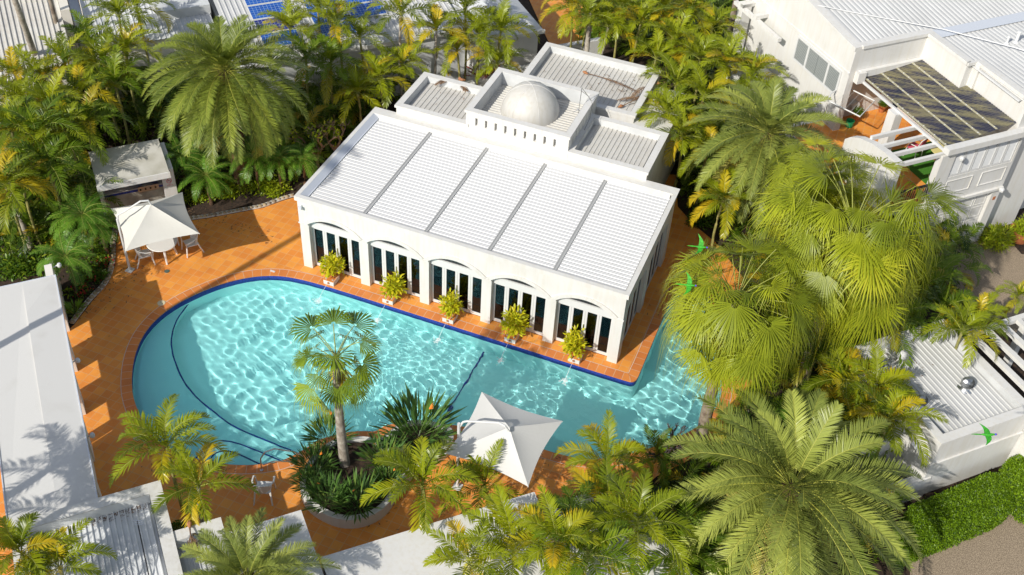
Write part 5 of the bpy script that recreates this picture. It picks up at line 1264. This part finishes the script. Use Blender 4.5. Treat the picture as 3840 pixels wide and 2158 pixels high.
CP = [
 # px, py, z, kind, scale, label
 (300, 45, 4.2, 'cane', 1.0, 'golden cane palm before the grey dormer at the top left'),
 (345, 25, 4.0, 'cane', .9, 'golden cane palm at the top edge just left of the largest date palm'),
 (225, 118, 3.6, 'caneD', 1.0, 'dark cane palm under the cream ribbed roof at the upper left'),
 (165, 165, 3.4, 'cane', .95, 'green cane palm against the cream ribbed sheets'),
 (105, 205, 3.2, 'cane', 1.0, 'cane palm at the foot of the grey band on the ribbed roof'),
 (40, 190, 3.4, 'cane', .9, 'cane palm at the left edge before the ribbed roof'),
 (262, 165, 3.6, 'cane', 1.05, 'yellow-green cane palm right of the ribbed roof corner'),
 (318, 128, 3.8, 'cane', 1.0, 'cane palm with orange lower frond left of the largest date palm'),
 (60, 262, 3.2, 'cane', 1.0, 'cane palm at the left edge in the upper garden'),
 (130, 275, 3.3, 'cane', 1.05, 'cane palm in the middle of the upper left clump'),
 (205, 240, 3.4, 'cane', 1.0, 'bright cane palm in the upper left clump'),
 (290, 215, 3.4, 'caneD', 1.0, 'dark cane palm beside the left fronds of the largest date palm'),
 (30, 330, 3.4, 'cane', 1.1, 'low leaning cane palm at the left edge level with the shelter'),
 (95, 345, 3.4, 'caneD', 1.15, 'dark cane palm left of the barbecue shelter roof'),
 (165, 330, 3.3, 'cane', 1.0, 'cane palm overhanging the left corner of the shelter roof'),
 (225, 310, 3.3, 'caneD', .95, 'dark cane palm behind the barbecue shelter'),
 (120, 420, 3.0, 'caneD', 1.05, 'dark cane palm in the shade below the shelter roof'),
 (15, 470, 3.2, 'cane', 1.0, 'orange-tinged cane palm on the pale leaning trunk at the left edge'),
 (60, 480, 2.6, 'caneD', .9, 'dark low cane palm left of the feathery dwarf palms'),
 (730, 78, 3.6, 'cane', .95, 'cane palm directly below the solar panels'),
 (800, 30, 4.0, 'cane', 1.0, 'cane palm rising across the right hand solar row'),
 (848, 62, 4.0, 'cane', 1.0, 'cane palm right of the solar panels'),
 (770, 150, 3.2, 'caneD', 1.0, 'dark cane palm at the right tips of the largest date palm'),
 (832, 165, 3.2, 'caneD', .95, 'dark cane palm in the dip between the date palm and pavilion'),
 (905, 100, 3.6, 'cane', .85, 'slim cane palm before the grey eave at the top centre'),
 (955, 200, 2.7, 'cane', 1.0, 'bright yellow-green cane palm at the left wing of the pavilion'),
 (900, 235, 2.4, 'cane', .9, 'low cane palm behind the frangipani'),
 (1008, 40, 4.4, 'cane', 1.05, 'tall cane palm with pale trunk before the white ribbed roof'),
 (1098, 78, 4.0, 'cane', .95, 'tall cane palm with pale trunk in front of the wing parapet'),
 (1012, 165, 3.0, 'cane', .85, 'low cane palm left of the pale trunk beside the wing'),
 (1170, 30, 4.2, 'cane', 1.05, 'cane palm before the corner of the pale hipped roof'),
 (1205, 95, 3.6, 'cane', 1.0, 'cane palm with drooping orange frond behind the domed tower'),
 (1260, 80, 3.8, 'cane', 1.0, 'cane palm right of the hipped roof eave'),
 (1252, 165, 2.6, 'cane', .85, 'low bright cane palm beside the red cordyline'),
 (1150, 130, 3.0, 'cane', .85, 'cane palm over the curved garden wall'),
 (1440, 20, 4.2, 'cane', .95, 'yellow cane palm left of the tall pale trunk at the top'),
 (1480, 45, 4.2, 'cane', .9, 'yellow cane palm before the terracotta court at the top'),
 (1530, 70, 3.8, 'cane', .95, 'cane palm with thin trunk above the rear parapet'),
 (1560, 25, 4.2, 'cane', 1.0, 'cane palm at the top edge above the rear block'),
 (1612, 60, 4.0, 'cane', 1.0, 'cane palm above the right end of the rear block'),
 (1670, 25, 4.2, 'cane', 1.05, 'cane palm at the top edge right of the rear block'),
 (1735, 35, 4.2, 'cane', 1.0, 'cane palm at the top left of the dark trunk'),
 (1790, 75, 4.0, 'cane', .95, 'cane palm just below the dark trunk at the top'),
 (1700, 105, 3.8, 'cane', 1.0, 'yellow cane palm in the middle of the upper right clump'),
 (1760, 150, 3.6, 'cane', 1.05, 'cane palm with pale frond in the upper right clump'),
 (1650, 150, 3.4, 'cane', .9, 'cane palm overhanging the back corner of the rear block'),
 (1830, 165, 3.8, 'cane', 1.0, 'cane palm beside the foot of the tall pergola post'),
 (1890, 190, 3.6, 'cane', 1.0, 'cane palm below the shuttered window of the white house'),
 (1700, 215, 3.4, 'cane', 1.0, 'cane palm overhanging the roof with dead fronds'),
 (1770, 245, 3.4, 'cane', 1.0, 'cane palm between the rear roof and the grey-green date palm'),
 (1675, 290, 3.2, 'cane', .95, 'cane palm at the edge of the right wing roof'),
 (1715, 345, 3.0, 'cane', 1.0, 'yellow-tipped cane palm right of the right wing'),
 (1780, 380, 2.8, 'cane', .9, 'low cane palm under the left fronds of the grey-green date palm'),
 (1820, 505, 2.6, 'cane', .9, 'orange-tipped cane palm above the two flying parrots'),
 (1900, 250, 3.2, 'cane', .9, 'cane palm tucked behind the crown of the grey-green date palm'),
 (2300, 660, 2.6, 'caneD', .85, 'dark cane palm in front of the garage door'),
 (2345, 712, 2.6, 'caneD', .85, 'dark cane palm over the shaded pebble forecourt'),
 (2300, 740, 2.8, 'caneD', 1.1, 'dark cane palm at the right skirt of the tallest fan palm'),
 (2370, 780, 2.6, 'caneD', .9, 'dark cane palm behind the service building'),
 (2455, 805, 2.8, 'cane', .75, 'golden cane palm at the corner of the open beam pergola'),
 (2420, 835, 3.2, 'cane', .85, 'orange cane palm drooping over the service roof parapet'),
 (2560, 745, 2.6, 'cane', .5, 'small cane palm at the right edge above the pergola'),
 (2230, 815, 2.8, 'caneD', 1.0, 'dark cane palm left of the service building corner'),
 (2120, 960, 2.6, 'cane', .95, 'cane palm beside the grey trunk of the tallest fan palm'),
 (2200, 985, 2.8, 'cane', 1.0, 'cane palm at the left wall of the service building'),
 (2230, 1060, 2.8, 'cane', 1.0, 'cane palm with orange tips over the grey annex'),
 (2140, 1070, 2.4, 'caneD', .9, 'dark cane palm above the crown of the wide date palm'),
 (2050, 900, 2.6, 'caneD', .9, 'dark cane palm between the two tall fan palm trunks'),
 (420, 1125, 2.9, 'cane', .95, 'bright cane palm over the pool ledge at the lower left'),
 (500, 1225, 2.7, 'cane', .92, 'bright cane palm beside the bottom left parapet corner'),
 (55, 1395, 3.6, 'cane', .85, 'cane palm at the bottom left corner of the picture'),
 (150, 1430, 3.3, 'cane', .8, 'cane palm over the grey ribbed roof at the bottom left'),
 (1062, 1225, 2.6, 'cane', 1.05, 'bright cane palm with dark thin trunk right of the raised planter'),
 (1219, 1222, 1.9, 'cane', .85, 'bright cane palm over the white square umbrella'),
 (1289, 1372, 3.4, 'cane', 1.0, 'broad cane palm over the white flat roof at the bottom'),
 (1180, 1420, 3.6, 'cane', .85, 'cane palm at the bottom edge left of the broad one'),
 (1526, 1165, 2.1, 'cane', .95, 'upright cane palm at the lower pool edge right of the umbrella'),
 (1532, 1285, 2.4, 'cane', 1.05, 'cane palm between the broad cane palm and the wide date palm'),
 (1600, 1320, 3.6, 'cane', 1.0, 'cane palm left of the lower fronds of the wide date palm'),
 (1440, 1320, 2.6, 'caneD', .8, 'dark cane palm in the gap right of the white umbrella'),
 (1480, 1400, 3.4, 'caneD', 1.0, 'dark cane palm at the bottom edge in the centre right'),
 (1650, 1150, 1.2, 'caneD', .6, 'dark cane palm beside the bare frangipani at the pool'),
 (1400, 1370, 3.8, 'cane', .95, 'bright cane palm at the bottom edge right of the broad one'),
 (1720, 1400, 2.4, 'caneD', 1.0, 'dark cane palm under the lower fronds of the wide date palm'),
]
rr = random.Random(4)
for i, (px, py, z, k, s, lab) in enumerate(CP):
    tr = (.06, .05, M['trunk_pale'], 0) if px in (1008, 1098, 1530, 500) else None
    palm(k, px, py, z, lab, s, i, rr.uniform(0, 6.28), G, name='cane_palm', trunk=tr)
PG = [(455, 400, 1.5, 1.1, 'feathery dwarf date palm in the shade right of the shelter'), (520, 445, 1.3, 1.1, 'feathery dwarf date palm left of the brown palm trunk'),
      (640, 395, 1.6, 1.1, 'feathery dwarf date palm right of the brown palm trunk'), (700, 400, 1.5, 1.0, 'feathery dwarf date palm below the frangipani'), (760, 400, 1.4, .9, 'feathery dwarf date palm against the pavilion gutter'),
      (208, 545, 1.9, 1.15, 'feathery dwarf date palm with fronds over the cream umbrella'), (165, 650, 1.7, 1.1, 'feathery dwarf date palm at the end of the bath house roof'), (255, 570, 1.4, .85, 'small feathery dwarf palm beside the umbrella pole'),
      (2000, 1045, 1.2, .7, 'small dwarf palm at the foot of the tallest fan palm')]
for i, (px, py, z, s, lab) in enumerate(PG): palm('pygmy', px, py, z, lab, s, i, i*1.3, 'feathery dwarf date palms', name='dwarf_palm')
# bare trunks of palms whose crowns are out of the picture
for (a, b, r_, lab, m) in (((165, 10), (112, 215), .13, 'pale bare palm trunk crossing the cream ribbed roof, the left one', 'trunk_pale'), ((118, -60), (148, 85), .09, 'thin bare palm trunk on the cream ribbed roof, the right one', 'trunk'),
                        ((1850, 0), (1838, 70), .13, 'dark grey bare palm trunk at the top edge beside the white house', 'trunk'), ((1478, 0), (1480, 90), .10, 'pale bare palm trunk at the top edge before the terracotta court', 'trunk_pale')):
    if a[0] == 165: p0 = P(112, 210, .6); q0 = P(30, -20, 7)
    else: p0 = P(b[0], b[1], 2.6); q0 = P(a[0], a[1], 3.9)
    t = thing('bare_palm', lab, 'palm trunk', (p0[0], p0[1], 0)); d = (q0[0]-p0[0], q0[1]-p0[1])
    if a[0] == 165: MB().tube([(p0[0], p0[1], 0), ((p0[0]*2+q0[0])/3, (p0[1]*2+q0[1])/3, 3), q0], [r_*1.2, r_, r_*.8], 9).build('trunk', M[m], t, smooth=True)
    else: MB().tube([(p0[0], p0[1], 0), (p0[0], p0[1], 4), (p0[0], p0[1], 8)], [r_*1.2, r_, r_*.9], 9).build('trunk', M[m], t, smooth=True)
p0 = P(80, 640, 0); t = thing('bare_palm', 'pale leaning palm trunk in the left garden bed above the bath house', 'palm trunk', p0)
q0 = P(5, 420, 3.0); MB().tube([p0, lerp(p0, q0, .5), q0], [.15, .12, .11], 9).build('trunk', M['trunk_pale'], t, smooth=True)

# ---------------- shrubs and flowers ----------------
def plant(name, me, px, py, z, label, cat='shrub', s=1, rz=0, group=None, zs=1):
    x, y, _ = P(px, py, z)
    if name == 'round_bush': x, y, _ = X(25.15, -7.95)
    if name == 'potted_bush': x, y, _ = X(26.2, -8.0)
    t = thing(name, label, cat, (x, y, z), 0, group); o = obj('foliage', me, t, (0, 0, 0), rz, s); o.scale = (s, s, s*zs); return t
st = [blade_clump('leaves', 60+i, 210, 1.2, .07, M['L_strel'], spread=.45, flowers=1, tlo=.2, thi=1.3) for i in range(3)]
for i, (px, py, s, lab) in enumerate(((1052, 1100, 1.15, 'largest bird of paradise clump, at the pool notch beside the white umbrella'), (828, 1108, .72, 'bird of paradise clump behind the young fan palm trunk'), (793, 1180, .66, 'bird of paradise clump at the left rim of the raised planter nearest the handrail'),
      (828, 1262, .68, 'bird of paradise clump drooping over the lower left planter wall'), (900, 1268, .72, 'bird of paradise clump drooping over the lower planter wall'), (968, 1165, .72, 'bird of paradise clump right of the young fan palm trunk'), (978, 1218, .5, 'bird of paradise clump at the right rim of the planter'), (785, 1225, .55, 'small bird of paradise clump at the far left rim of the planter'))):
    plant('bird_of_paradise', st[i % 3], px, py, .33, lab, 'plant', s, i*1.1, 'bird of paradise clumps in the raised planter')
cr = [shrub_mesh('leaves', 70+i, 480, .42, .62, .17, .055, M['L_croton'], .3, 1.4, inner=.2) for i in range(3)]
for k in range(5):
    bx = 2.3*k+1.30
    t = thing('croton_pot', 'terracotta pot with yellow-green croton on the %s spout box from the left' % ords[k], 'potted plant', (bx, -.22, .222), 0, 'croton pots along the pavilion')
    MB().lathe((bx, -.22, .222), [(.10, 0), (.155, .20), (.17, .25), (.15, .25), (.14, .2), (0, .2)], 18).build('pot', M['terracotta'], t, smooth=False)
    obj('foliage', cr[k % 3], t, (0, 0, .22), k*1.3, (1.0, 1.08, .98, 1.15, 1.08)[k])
lime = [shrub_mesh('leaves', 80+i, 620, .55, .55, .12, .05, M['L_lime'], .3, 1.25) for i in range(3)]
for i, (px, py, s, lab) in enumerate(((490, 500, .8, 'lime green shrub at the left end of the bed beside the shelter'), (530, 487, .95, 'lime green shrub second from the shelter'), (575, 478, 1.05, 'lime green shrub in the middle of the row'), (618, 475, .8, 'small lime green shrub right of the middle of the row'),
      (655, 470, 1.0, 'lime green shrub below the dwarf palms'), (695, 478, 1.0, 'lime green shrub nearest the sunlit kerb stones'))):
    plant('lime_shrub', lime[i % 3], px, py, .0, lab, 'shrub', s, i*2.0, 'lime green shrubs along the stone kerb')
gs = [shrub_mesh('leaves', 90+i, 700, .6, .6, .13, .055, M['L_green'], .1, 1.4) for i in range(3)]
GS = [(20, 600, 1.1, 'green shrub at the left edge under the leaning palm trunk'), (60, 680, 1.1, 'green shrub above the end of the bath house roof'), (25, 680, 1.1, 'green shrub at the left edge above the bath house roof'), (115, 660, .9, 'green shrub between the bath house roof and the dwarf palm'), (120, 560, 1.0, 'green shrub behind the leaning palm trunk'),
      (250, 640, .8, 'green shrub at the curve of the left stone edging'), (228, 690, .8, 'low green shrub over the red flowers'), (255, 700, .5, 'small green shrub nearest the left stone edging'), (1130, 175, .8, 'green shrub behind the left wing parapet'), (1170, 185, .8, 'green shrub beside the red cordyline'), (1480, 105, .9, 'green shrub behind the rear parapet'), (1850, 60, 1.8, 'dark shrub mass beside the tall pergola post at the top'),
      (1760, 560, .9, 'dark shrub at the end of the brown path'), (2250, 900, .9, 'dark shrub at the corner of the service building'), (1700, 1250, 1.0, 'shrub in the shade left of the wide date palm'), (1800, 1420, 1.1, 'bright shrub below the wide date palm at the bottom edge'), (2180, 1180, 1.0, 'shrub at the right fronds of the wide date palm'), (440, 1335, .5, 'small dark shrub between the two bottom left parapets')]
for i, (px, py, s, lab) in enumerate(GS): plant('green_shrub', gs[i % 3], px, py, 0, lab, 'shrub', s, i*1.7, 'green shrubs in the garden beds')
fs = shrub_mesh('leaves', 99, 320, .4, .3, .09, .04, M['L_green'], .1, 1.2, flowers=40)
for i, (px, py, lab) in enumerate(((262, 668, 'red flowering plant highest on the left stone edging'), (245, 700, 'red flowering plant halfway down the left stone edging'), (205, 735, 'red flowering plant lowest in the bed by the bath house'))):
    plant('red_flowers', fs, px, py, 0, lab, 'flowering plant', .9, i, 'red flowers in the left bed')
sp = blade_clump('leaves', 101, 90, .55, .035, M['L_pygmy'], spread=.1, tlo=.6, thi=1.5)
plant('spiky_plant', sp, 190, 790, 0, 'pale spiky tuft between the bath house and the stone edging', 'plant', 1)
cd = blade_clump('leaves', 102, 60, .75, .07, leafmat('cordyline_red', (.16, .03, .03), (.34, .08, .07), (.4, .12, .08)), spread=.12)
plant('cordyline', cd, 1215, 200, .8, 'dark red cordyline between the left wing and the domed tower', 'plant', 1.2)
rb = shrub_mesh('leaves', 103, 1500, .8, .95, .24, .045, M['L_lime'], .2, 1.6, inner=.5)
plant('round_bush', rb, 2506, 648, 0, 'large round yellow-green bush beside the garage at the right', 'shrub', .85)
rb2 = shrub_mesh('leaves', 104, 700, .5, .6, .2, .05, M['L_lime'], .2, 1.4)
plant('potted_bush', rb2, 2572, 590, .4, 'yellow-green bush in the terracotta pot at the right edge', 'shrub', .9)
for i, (u, v, lab) in enumerate(((21.95, -2.1, 'terracotta pot with leafy plant under the clothesline on the terrace'), (23.3, -1.95, 'low fern by the terrace sliding door'), (22.9, -1.9, 'hanging basket plant by the terrace door'))):
    c_ = X(u, v, 2.76 if i < 2 else 4.0); t = thing('terrace_plant', lab, 'potted plant', c_, 0, 'plants on the upper right terrace')
    MB().lathe(c_, [(.10, 0), (.16, .26), (.18, .3), (.15, .3), (0, .26)], 16).build('pot', M['terracotta'], t)
    obj('foliage', gs[i], t, (0, 0, .28), i, .42 if i != 1 else .35)
# clipped hedges
def hedge(poly, h, label, seed, n, z0=0.0):
    pts = [P(x, y, h*.8)[:2] for x, y in poly]; pts = arc_pts(pts, 2)
    t = thing('hedge', label, 'hedge', (*pts[0], 0), 0, 'clipped hedges at the lower right')
    cen = (sum(p[0] for p in pts)/len(pts), sum(p[1] for p in pts)/len(pts))
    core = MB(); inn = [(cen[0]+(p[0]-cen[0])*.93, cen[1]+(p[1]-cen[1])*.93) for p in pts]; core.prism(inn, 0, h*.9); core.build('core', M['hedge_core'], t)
    q = Leafy(seed); r = q.r
    xs = [p[0] for p in pts]; ys = [p[1] for p in pts]
    B = np.stack([r.uniform(min(xs), max(xs), n*2), r.uniform(min(ys), max(ys), n*2)], 1); B = B[inside(B[:, 0], B[:, 1], pts)][:n]
    ed = np.min([np.hypot(B[:, 0]-p[0], B[:, 1]-p[1]) for p in pts], 0)
    zt = h*(.82+.18*np.clip(ed/.45, 0, 1)**.5)+r.normal(0, .025, len(B))+.04*np.sin(B[:, 0]*5)*np.sin(B[:, 1]*4)
    top = np.stack([B[:, 0], B[:, 1], zt], 1); nt_ = np.tile([0, 0, 1.0], (len(B), 1))
    m = n//2; k = r.randint(0, len(pts), m); f = r.rand(m)[:, None]; A_ = np.array(pts); sd = A_[k]*(1-f)+A_[(k+1) % len(pts)]*f
    nd = sd-np.array(cen); nd /= np.linalg.norm(nd, axis=1, keepdims=True); sd3 = np.concatenate([sd+nd*r.normal(0, .03, (m, 1)), r.uniform(0, h*.9, (m, 1))], 1); nd3 = np.concatenate([nd, np.full((m, 1), .3)], 1)
    BB = np.concatenate([top, sd3]); NN = np.concatenate([nt_, nd3]); D = NN+r.normal(0, .8, BB.shape); D /= np.linalg.norm(D, axis=1, keepdims=True)
    q.leaves(BB, D, NN+r.normal(0, .4, BB.shape), r.uniform(.035, .075, len(BB)), r.uniform(.025, .045, len(BB)), .1, np.clip(r.uniform(.1, 1.1, len(BB)), 0, 2), 0)
    o = bpy.data.objects.new('leaves', q.mesh('hedge_leaves', [M['L_hedge'], M['rib']])); COL.objects.link(o); o.parent = t; o.location = (-pts[0][0], -pts[0][1], 0)
hedge([(2290, 1275), (2330, 1262), (2420, 1222), (2490, 1190), (2530, 1205), (2560, 1260), (2520, 1300), (2430, 1335), (2340, 1372), (2290, 1392), (2262, 1400), (2250, 1340)], .75, 'large clipped green hedge between the service building and the pebble drive', 7, 26000)
hedge([(2560, 1150), (2620, 1130), (2700, 1200), (2640, 1300), (2560, 1268), (2522, 1200), (2530, 1165)], .9, 'rounded clipped bush at the right edge beside the large hedge', 8, 12000)
# frangipani: bare branching with a few leaves
def frangipani(px, py, label, seed, m, leaf, h=1.9, nleaf=60, sc_=1.0):
    x, y, _ = P(px, py, 0); t = thing('frangipani', label, 'tree', (x, y, 0), 0, 'half bare frangipani trees'); rn = random.Random(seed); mb = MB(); tips = []
    def br(p, d, l, r, n):
        q = p+d*l; mb.tube([tuple(p), tuple(p.lerp(q, .5)+Vector((rn.uniform(-1, 1), rn.uniform(-1, 1), 0))*.03), tuple(q)], [r, r*.9, r*.8], 6)
        if n == 0: tips.append(q); return
        for k in range(3 if rn.random() < .65 else 2):
            dd = (d+Vector((rn.uniform(-1, 1), rn.uniform(-1, 1), rn.uniform(-.25, .5)))*.85).normalized(); br(q, dd, l*rn.uniform(.62, .85), r*.72, n-1)
    br(Vector((x, y, 0)), Vector((0, 0, 1)), .5*h/1.9, .07, 1); br(Vector((x, y, .4)), Vector((.3, .2, .8)).normalized(), .5*h/1.9*sc_, .06, 4); br(Vector((x, y, .4)), Vector((-.4, -.2, .8)).normalized(), .5*h/1.9*sc_, .06, 4)
    mb.build('branches', m, t, smooth=True)
    q = Leafy(seed); r = q.r; T_ = np.array([tuple(a) for a in tips]); k = r.randint(0, len(T_), nleaf); B = T_[k]
    D = r.normal(0, .7, (nleaf, 3))+[0, 0, .35]; D /= np.linalg.norm(D, axis=1, keepdims=True)
    q.leaves(B, D, np.array([0, 0, 1.0])+r.normal(0, .3, (nleaf, 3)), r.uniform(.14, .24, nleaf), np.full(nleaf, .07), .15, r.uniform(.4, 1.6, nleaf), 0)
    o = bpy.data.objects.new('foliage', q.mesh('frangi_leaves', [leaf, M['rib']])); COL.objects.link(o); o.parent = t; o.location = (-x, -y, 0)
frangipani(800, 420, 'half bare frangipani with pale twigs and a few lime leaves left of the pavilion', 3, M['bark'], M['L_lime'], 2.2, 150)
frangipani(845, 400, 'smaller half bare frangipani against the left pavilion gutter', 9, M['bark'], M['L_lime'], 2.0, 90)
frangipani(1665, 1190, 'leafless dark twiggy frangipani over the lower right of the pool', 6, M['bark_dark'], M['L_green'], 2.0, 14, 1.0)
# dead fronds lying on the roofs
def dead(px, py, z, az, L, label, seed, pet=.3):
    x, y, _ = P(px, py, z); t = thing('dead_frond', label, 'dead frond', (x, y, z), 0, 'dead palm fronds on the roofs')
    q = Leafy(seed); q.frond((0, 0, .03), az, .25, L, .5, 40, .26, .018, .35, .8, .35, 2.0, ribw=.022, petiole=.3, twist=.35)
    o = bpy.data.objects.new('frond', q.mesh('dead_frond', [M['deadleaf'], M['deadleaf']])); COL.objects.link(o); o.parent = t
    m_ = MB(); m_.tube([(0, 0, .03), (-.12*math.cos(az), -.12*math.sin(az), .05), (-.24*math.cos(az), -.24*math.sin(az), .03)], [.03, .07, .03], 6); m_.build('sheath', mat('dead_sheath', (.36, .16, .07), .9) if 'dead_sheath' not in bpy.data.materials else bpy.data.materials['dead_sheath'], t, local=True)
dead(1478, 188, 3.3, -.35, 2.3, 'longest dead frond across the rear ribbed roof', 1); dead(1650, 215, 3.35, -2.1, 1.6, 'tangled dead frond by the rear parapet corner', 2); dead(1655, 260, 3.3, -2.9, 1.6, 'dead frond pointing left from the tangle on the rear roof', 3)
dead(1568, 268, 3.3, .9, 1.5, 'dead frond with pale sheath nearest the domed tower', 4); dead(1155, 205, 3.45, -2.5, 1.0, 'small curled dead frond on the left wing roof', 5); dead(1158, 205, 3.45, -1.0, .8, 'shorter half of the broken dead frond on the left wing roof', 6)
dead(478, 1330, 2.5, -.9, .9, 'dried frond draped over the bottom left parapet', 7)
def frond_cover(poly, n, name, label, leaf, seed, hmax=1.7):
    q = Leafy(seed); r = q.r; pts = [P(x, y, 0)[:2] for x, y in poly]; xs = [p[0] for p in pts]; ys = [p[1] for p in pts]
    B = np.stack([r.uniform(min(xs), max(xs), n*3), r.uniform(min(ys), max(ys), n*3)], 1); B = B[inside(B[:, 0], B[:, 1], pts)][:n]
    for b in B:
        z = r.uniform(.1, hmax); a0 = r.uniform(0, 6.28)
        for k in range(3):
            q.frond((b[0], b[1], z), a0+k*2.1+r.normal(0, .3), r.uniform(.1, 1.2), r.uniform(.9, 1.5), r.uniform(.9, 1.9), 17, .38, .05, .5, .55, .3, r.uniform(0, 1.0) if r.rand() > .08 else 1.8, prof='cane', ribw=.012)
    o = bpy.data.objects.new(name, q.mesh(name, [leaf, M['rib2']])); COL.objects.link(o); tag(o, label, 'undergrowth'); o['kind'] = 'stuff'
BEDL = [(0, 230), (120, 190), (420, 110), (700, 130), (900, 130), (1100, 130), (1230, 130), (1240, 200), (1150, 190), (1060, 190), (980, 275), (900, 330), (760, 440), (640, 450), (470, 470), (450, 360), (300, 330), (230, 380), (230, 470), (290, 540), (270, 600), (180, 640), (0, 640)]
BEDR = [(1400, 60), (1500, 10), (1860, 0), (1890, 150), (2060, 330), (2150, 480), (2290, 560), (2400, 640), (2420, 740), (2280, 800), (2150, 850), (2200, 1150), (2200, 1448), (1500, 1500), (1640, 1290), (1900, 1090), (1930, 950), (1920, 760), (1860, 600), (1760, 520), (1720, 440), (1700, 330), (1680, 180), (1480, 110)]
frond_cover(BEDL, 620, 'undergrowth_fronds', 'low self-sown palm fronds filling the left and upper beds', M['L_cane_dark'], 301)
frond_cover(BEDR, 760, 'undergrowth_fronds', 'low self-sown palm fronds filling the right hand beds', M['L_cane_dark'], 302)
# ---------------- ground cover in the beds ----------------
def cover(polys, name, label, leaf, seed, n, L, W, h):
    q = Leafy(seed); r = q.r
    for pl in polys:
        pts = [P(x, y, 0)[:2] for x, y in pl]; xs = [p[0] for p in pts]; ys = [p[1] for p in pts]
        B = np.stack([r.uniform(min(xs), max(xs), n), r.uniform(min(ys), max(ys), n)], 1); B = B[inside(B[:, 0], B[:, 1], pts)]
        # patchy
        f = np.sin(B[:, 0]*1.7+1)*np.sin(B[:, 1]*1.9)+.5*np.sin(B[:, 0]*4.1)*np.sin(B[:, 1]*3.7); B = B[f+r.normal(0, .4, len(B)) > -.35]
        k = len(B); BB = np.concatenate([B, r.uniform(0, h, (k, 1))], 1); D = r.normal(0, .7, (k, 3))+[0, 0, .6]; D /= np.linalg.norm(D, axis=1, keepdims=True)
        q.leaves(BB, D, np.array([0, 0, 1.0])+r.normal(0, .5, (k, 3)), L*r.uniform(.6, 1.3, k), W*r.uniform(.7, 1.3, k), .3, r.uniform(0, 1.1, k), 0)
    o = bpy.data.objects.new(name, q.mesh(name, [leaf, M['rib']])); COL.objects.link(o); tag(o, label, 'ground cover'); o['kind'] = 'stuff'
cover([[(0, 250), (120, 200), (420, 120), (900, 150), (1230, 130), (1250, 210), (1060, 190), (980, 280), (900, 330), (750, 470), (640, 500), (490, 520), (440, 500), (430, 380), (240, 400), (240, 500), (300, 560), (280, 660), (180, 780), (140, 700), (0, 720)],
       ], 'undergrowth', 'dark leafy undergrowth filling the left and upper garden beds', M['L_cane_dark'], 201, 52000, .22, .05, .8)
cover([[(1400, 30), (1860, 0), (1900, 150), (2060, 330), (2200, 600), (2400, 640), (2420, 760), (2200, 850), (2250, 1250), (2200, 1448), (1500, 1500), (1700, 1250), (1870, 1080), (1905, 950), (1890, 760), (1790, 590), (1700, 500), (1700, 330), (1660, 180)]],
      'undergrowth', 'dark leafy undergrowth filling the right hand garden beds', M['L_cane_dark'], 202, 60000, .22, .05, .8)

def palm_at(kind, x, y, z, label, s=1.0, var=0, name='palm_tree'):
    t = thing(name, label, 'palm', (x, y, 0)); me = trunk_mesh('x', z, .16, .12, .1, M['trunk_pale'], 3, .05)
    o = bpy.data.objects.new('trunk', me); COL.objects.link(o); o.parent = t; lib = LIB[kind]; obj('crown', lib[var % len(lib)], t, (0, 0, z), 1.0, s)
def shadow_of(px, py, zr, z):
    p = P(px, py, zr); k = (z-zr)/math.tan(EL); return p[0]-k*math.cos(AZ), p[1]-k*math.sin(AZ)
for (px, py, z, kd, s_, lab) in ((110, 1190, 6.0, 'cane', 1.1, 'palm beyond the lower left corner shading the bath house roof'),
        (160, 1290, 5.5, 'cane', 1.2, 'palm beyond the bottom edge shading the end of the bath house roof')):
    x, y = shadow_of(px, py, 2.4, z); palm_at(kd, x, y, z, lab, s_, 1)
palm_at('cane', -6.6, -14.0, 15.3, 'very tall palm beyond the left edge with its trunk shadow on the roof', 1.0, 1)

# fallen leaves on the tiles and roofs
q = Leafy(77); r = q.r; Bs = []
for (px, py, z, sx, sy, n) in ((300, 700, .012, .5, 1.2, 160), (560, 560, .012, 1.6, .25, 120), (480, 1180, .012, 1.2, .6, 60), (1700, 700, .012, .8, 1.5, 70), (1150, 230, 3.33, .8, .5, 40), (1560, 215, 3.3, 1.2, .7, 110), (1000, 1270, .012, 1.2, .8, 60), (2250, 900, 2.42, .5, .5, 50), (1350, 1170, .012, .6, .4, 40)):
    p = P(px, py, z); Bs.append(np.stack([p[0]+r.normal(0, sx, n), p[1]+r.normal(0, sy, n), np.full(n, z)+r.uniform(0, .02, n)], 1))
B = np.concatenate(Bs); ok = ~inside(B[:, 0], B[:, 1], offset(POOL, .05)); ok &= ~((B[:, 0] > -.1) & (B[:, 0] < 12) & (B[:, 1] > -.1) & (B[:, 1] < 5.9)); B = B[ok]; k = len(B)
D = np.stack([r.normal(0, 1, k), r.normal(0, 1, k), r.normal(0, .1, k)], 1); D /= np.linalg.norm(D, axis=1, keepdims=True)
q.leaves(B, D, np.array([0, 0, 1.0])+r.normal(0, .2, (k, 3)), r.uniform(.04, .13, k), r.uniform(.012, .035, k), 0, r.uniform(.8, 2.0, k), 0)
o = bpy.data.objects.new('fallen_leaves', q.mesh('fallen_leaves', [M['deadleaf'], M['rib']])); COL.objects.link(o); tag(o, 'small fallen leaves scattered over the tiles and flat roofs', 'leaf litter'); o['kind'] = 'stuff'
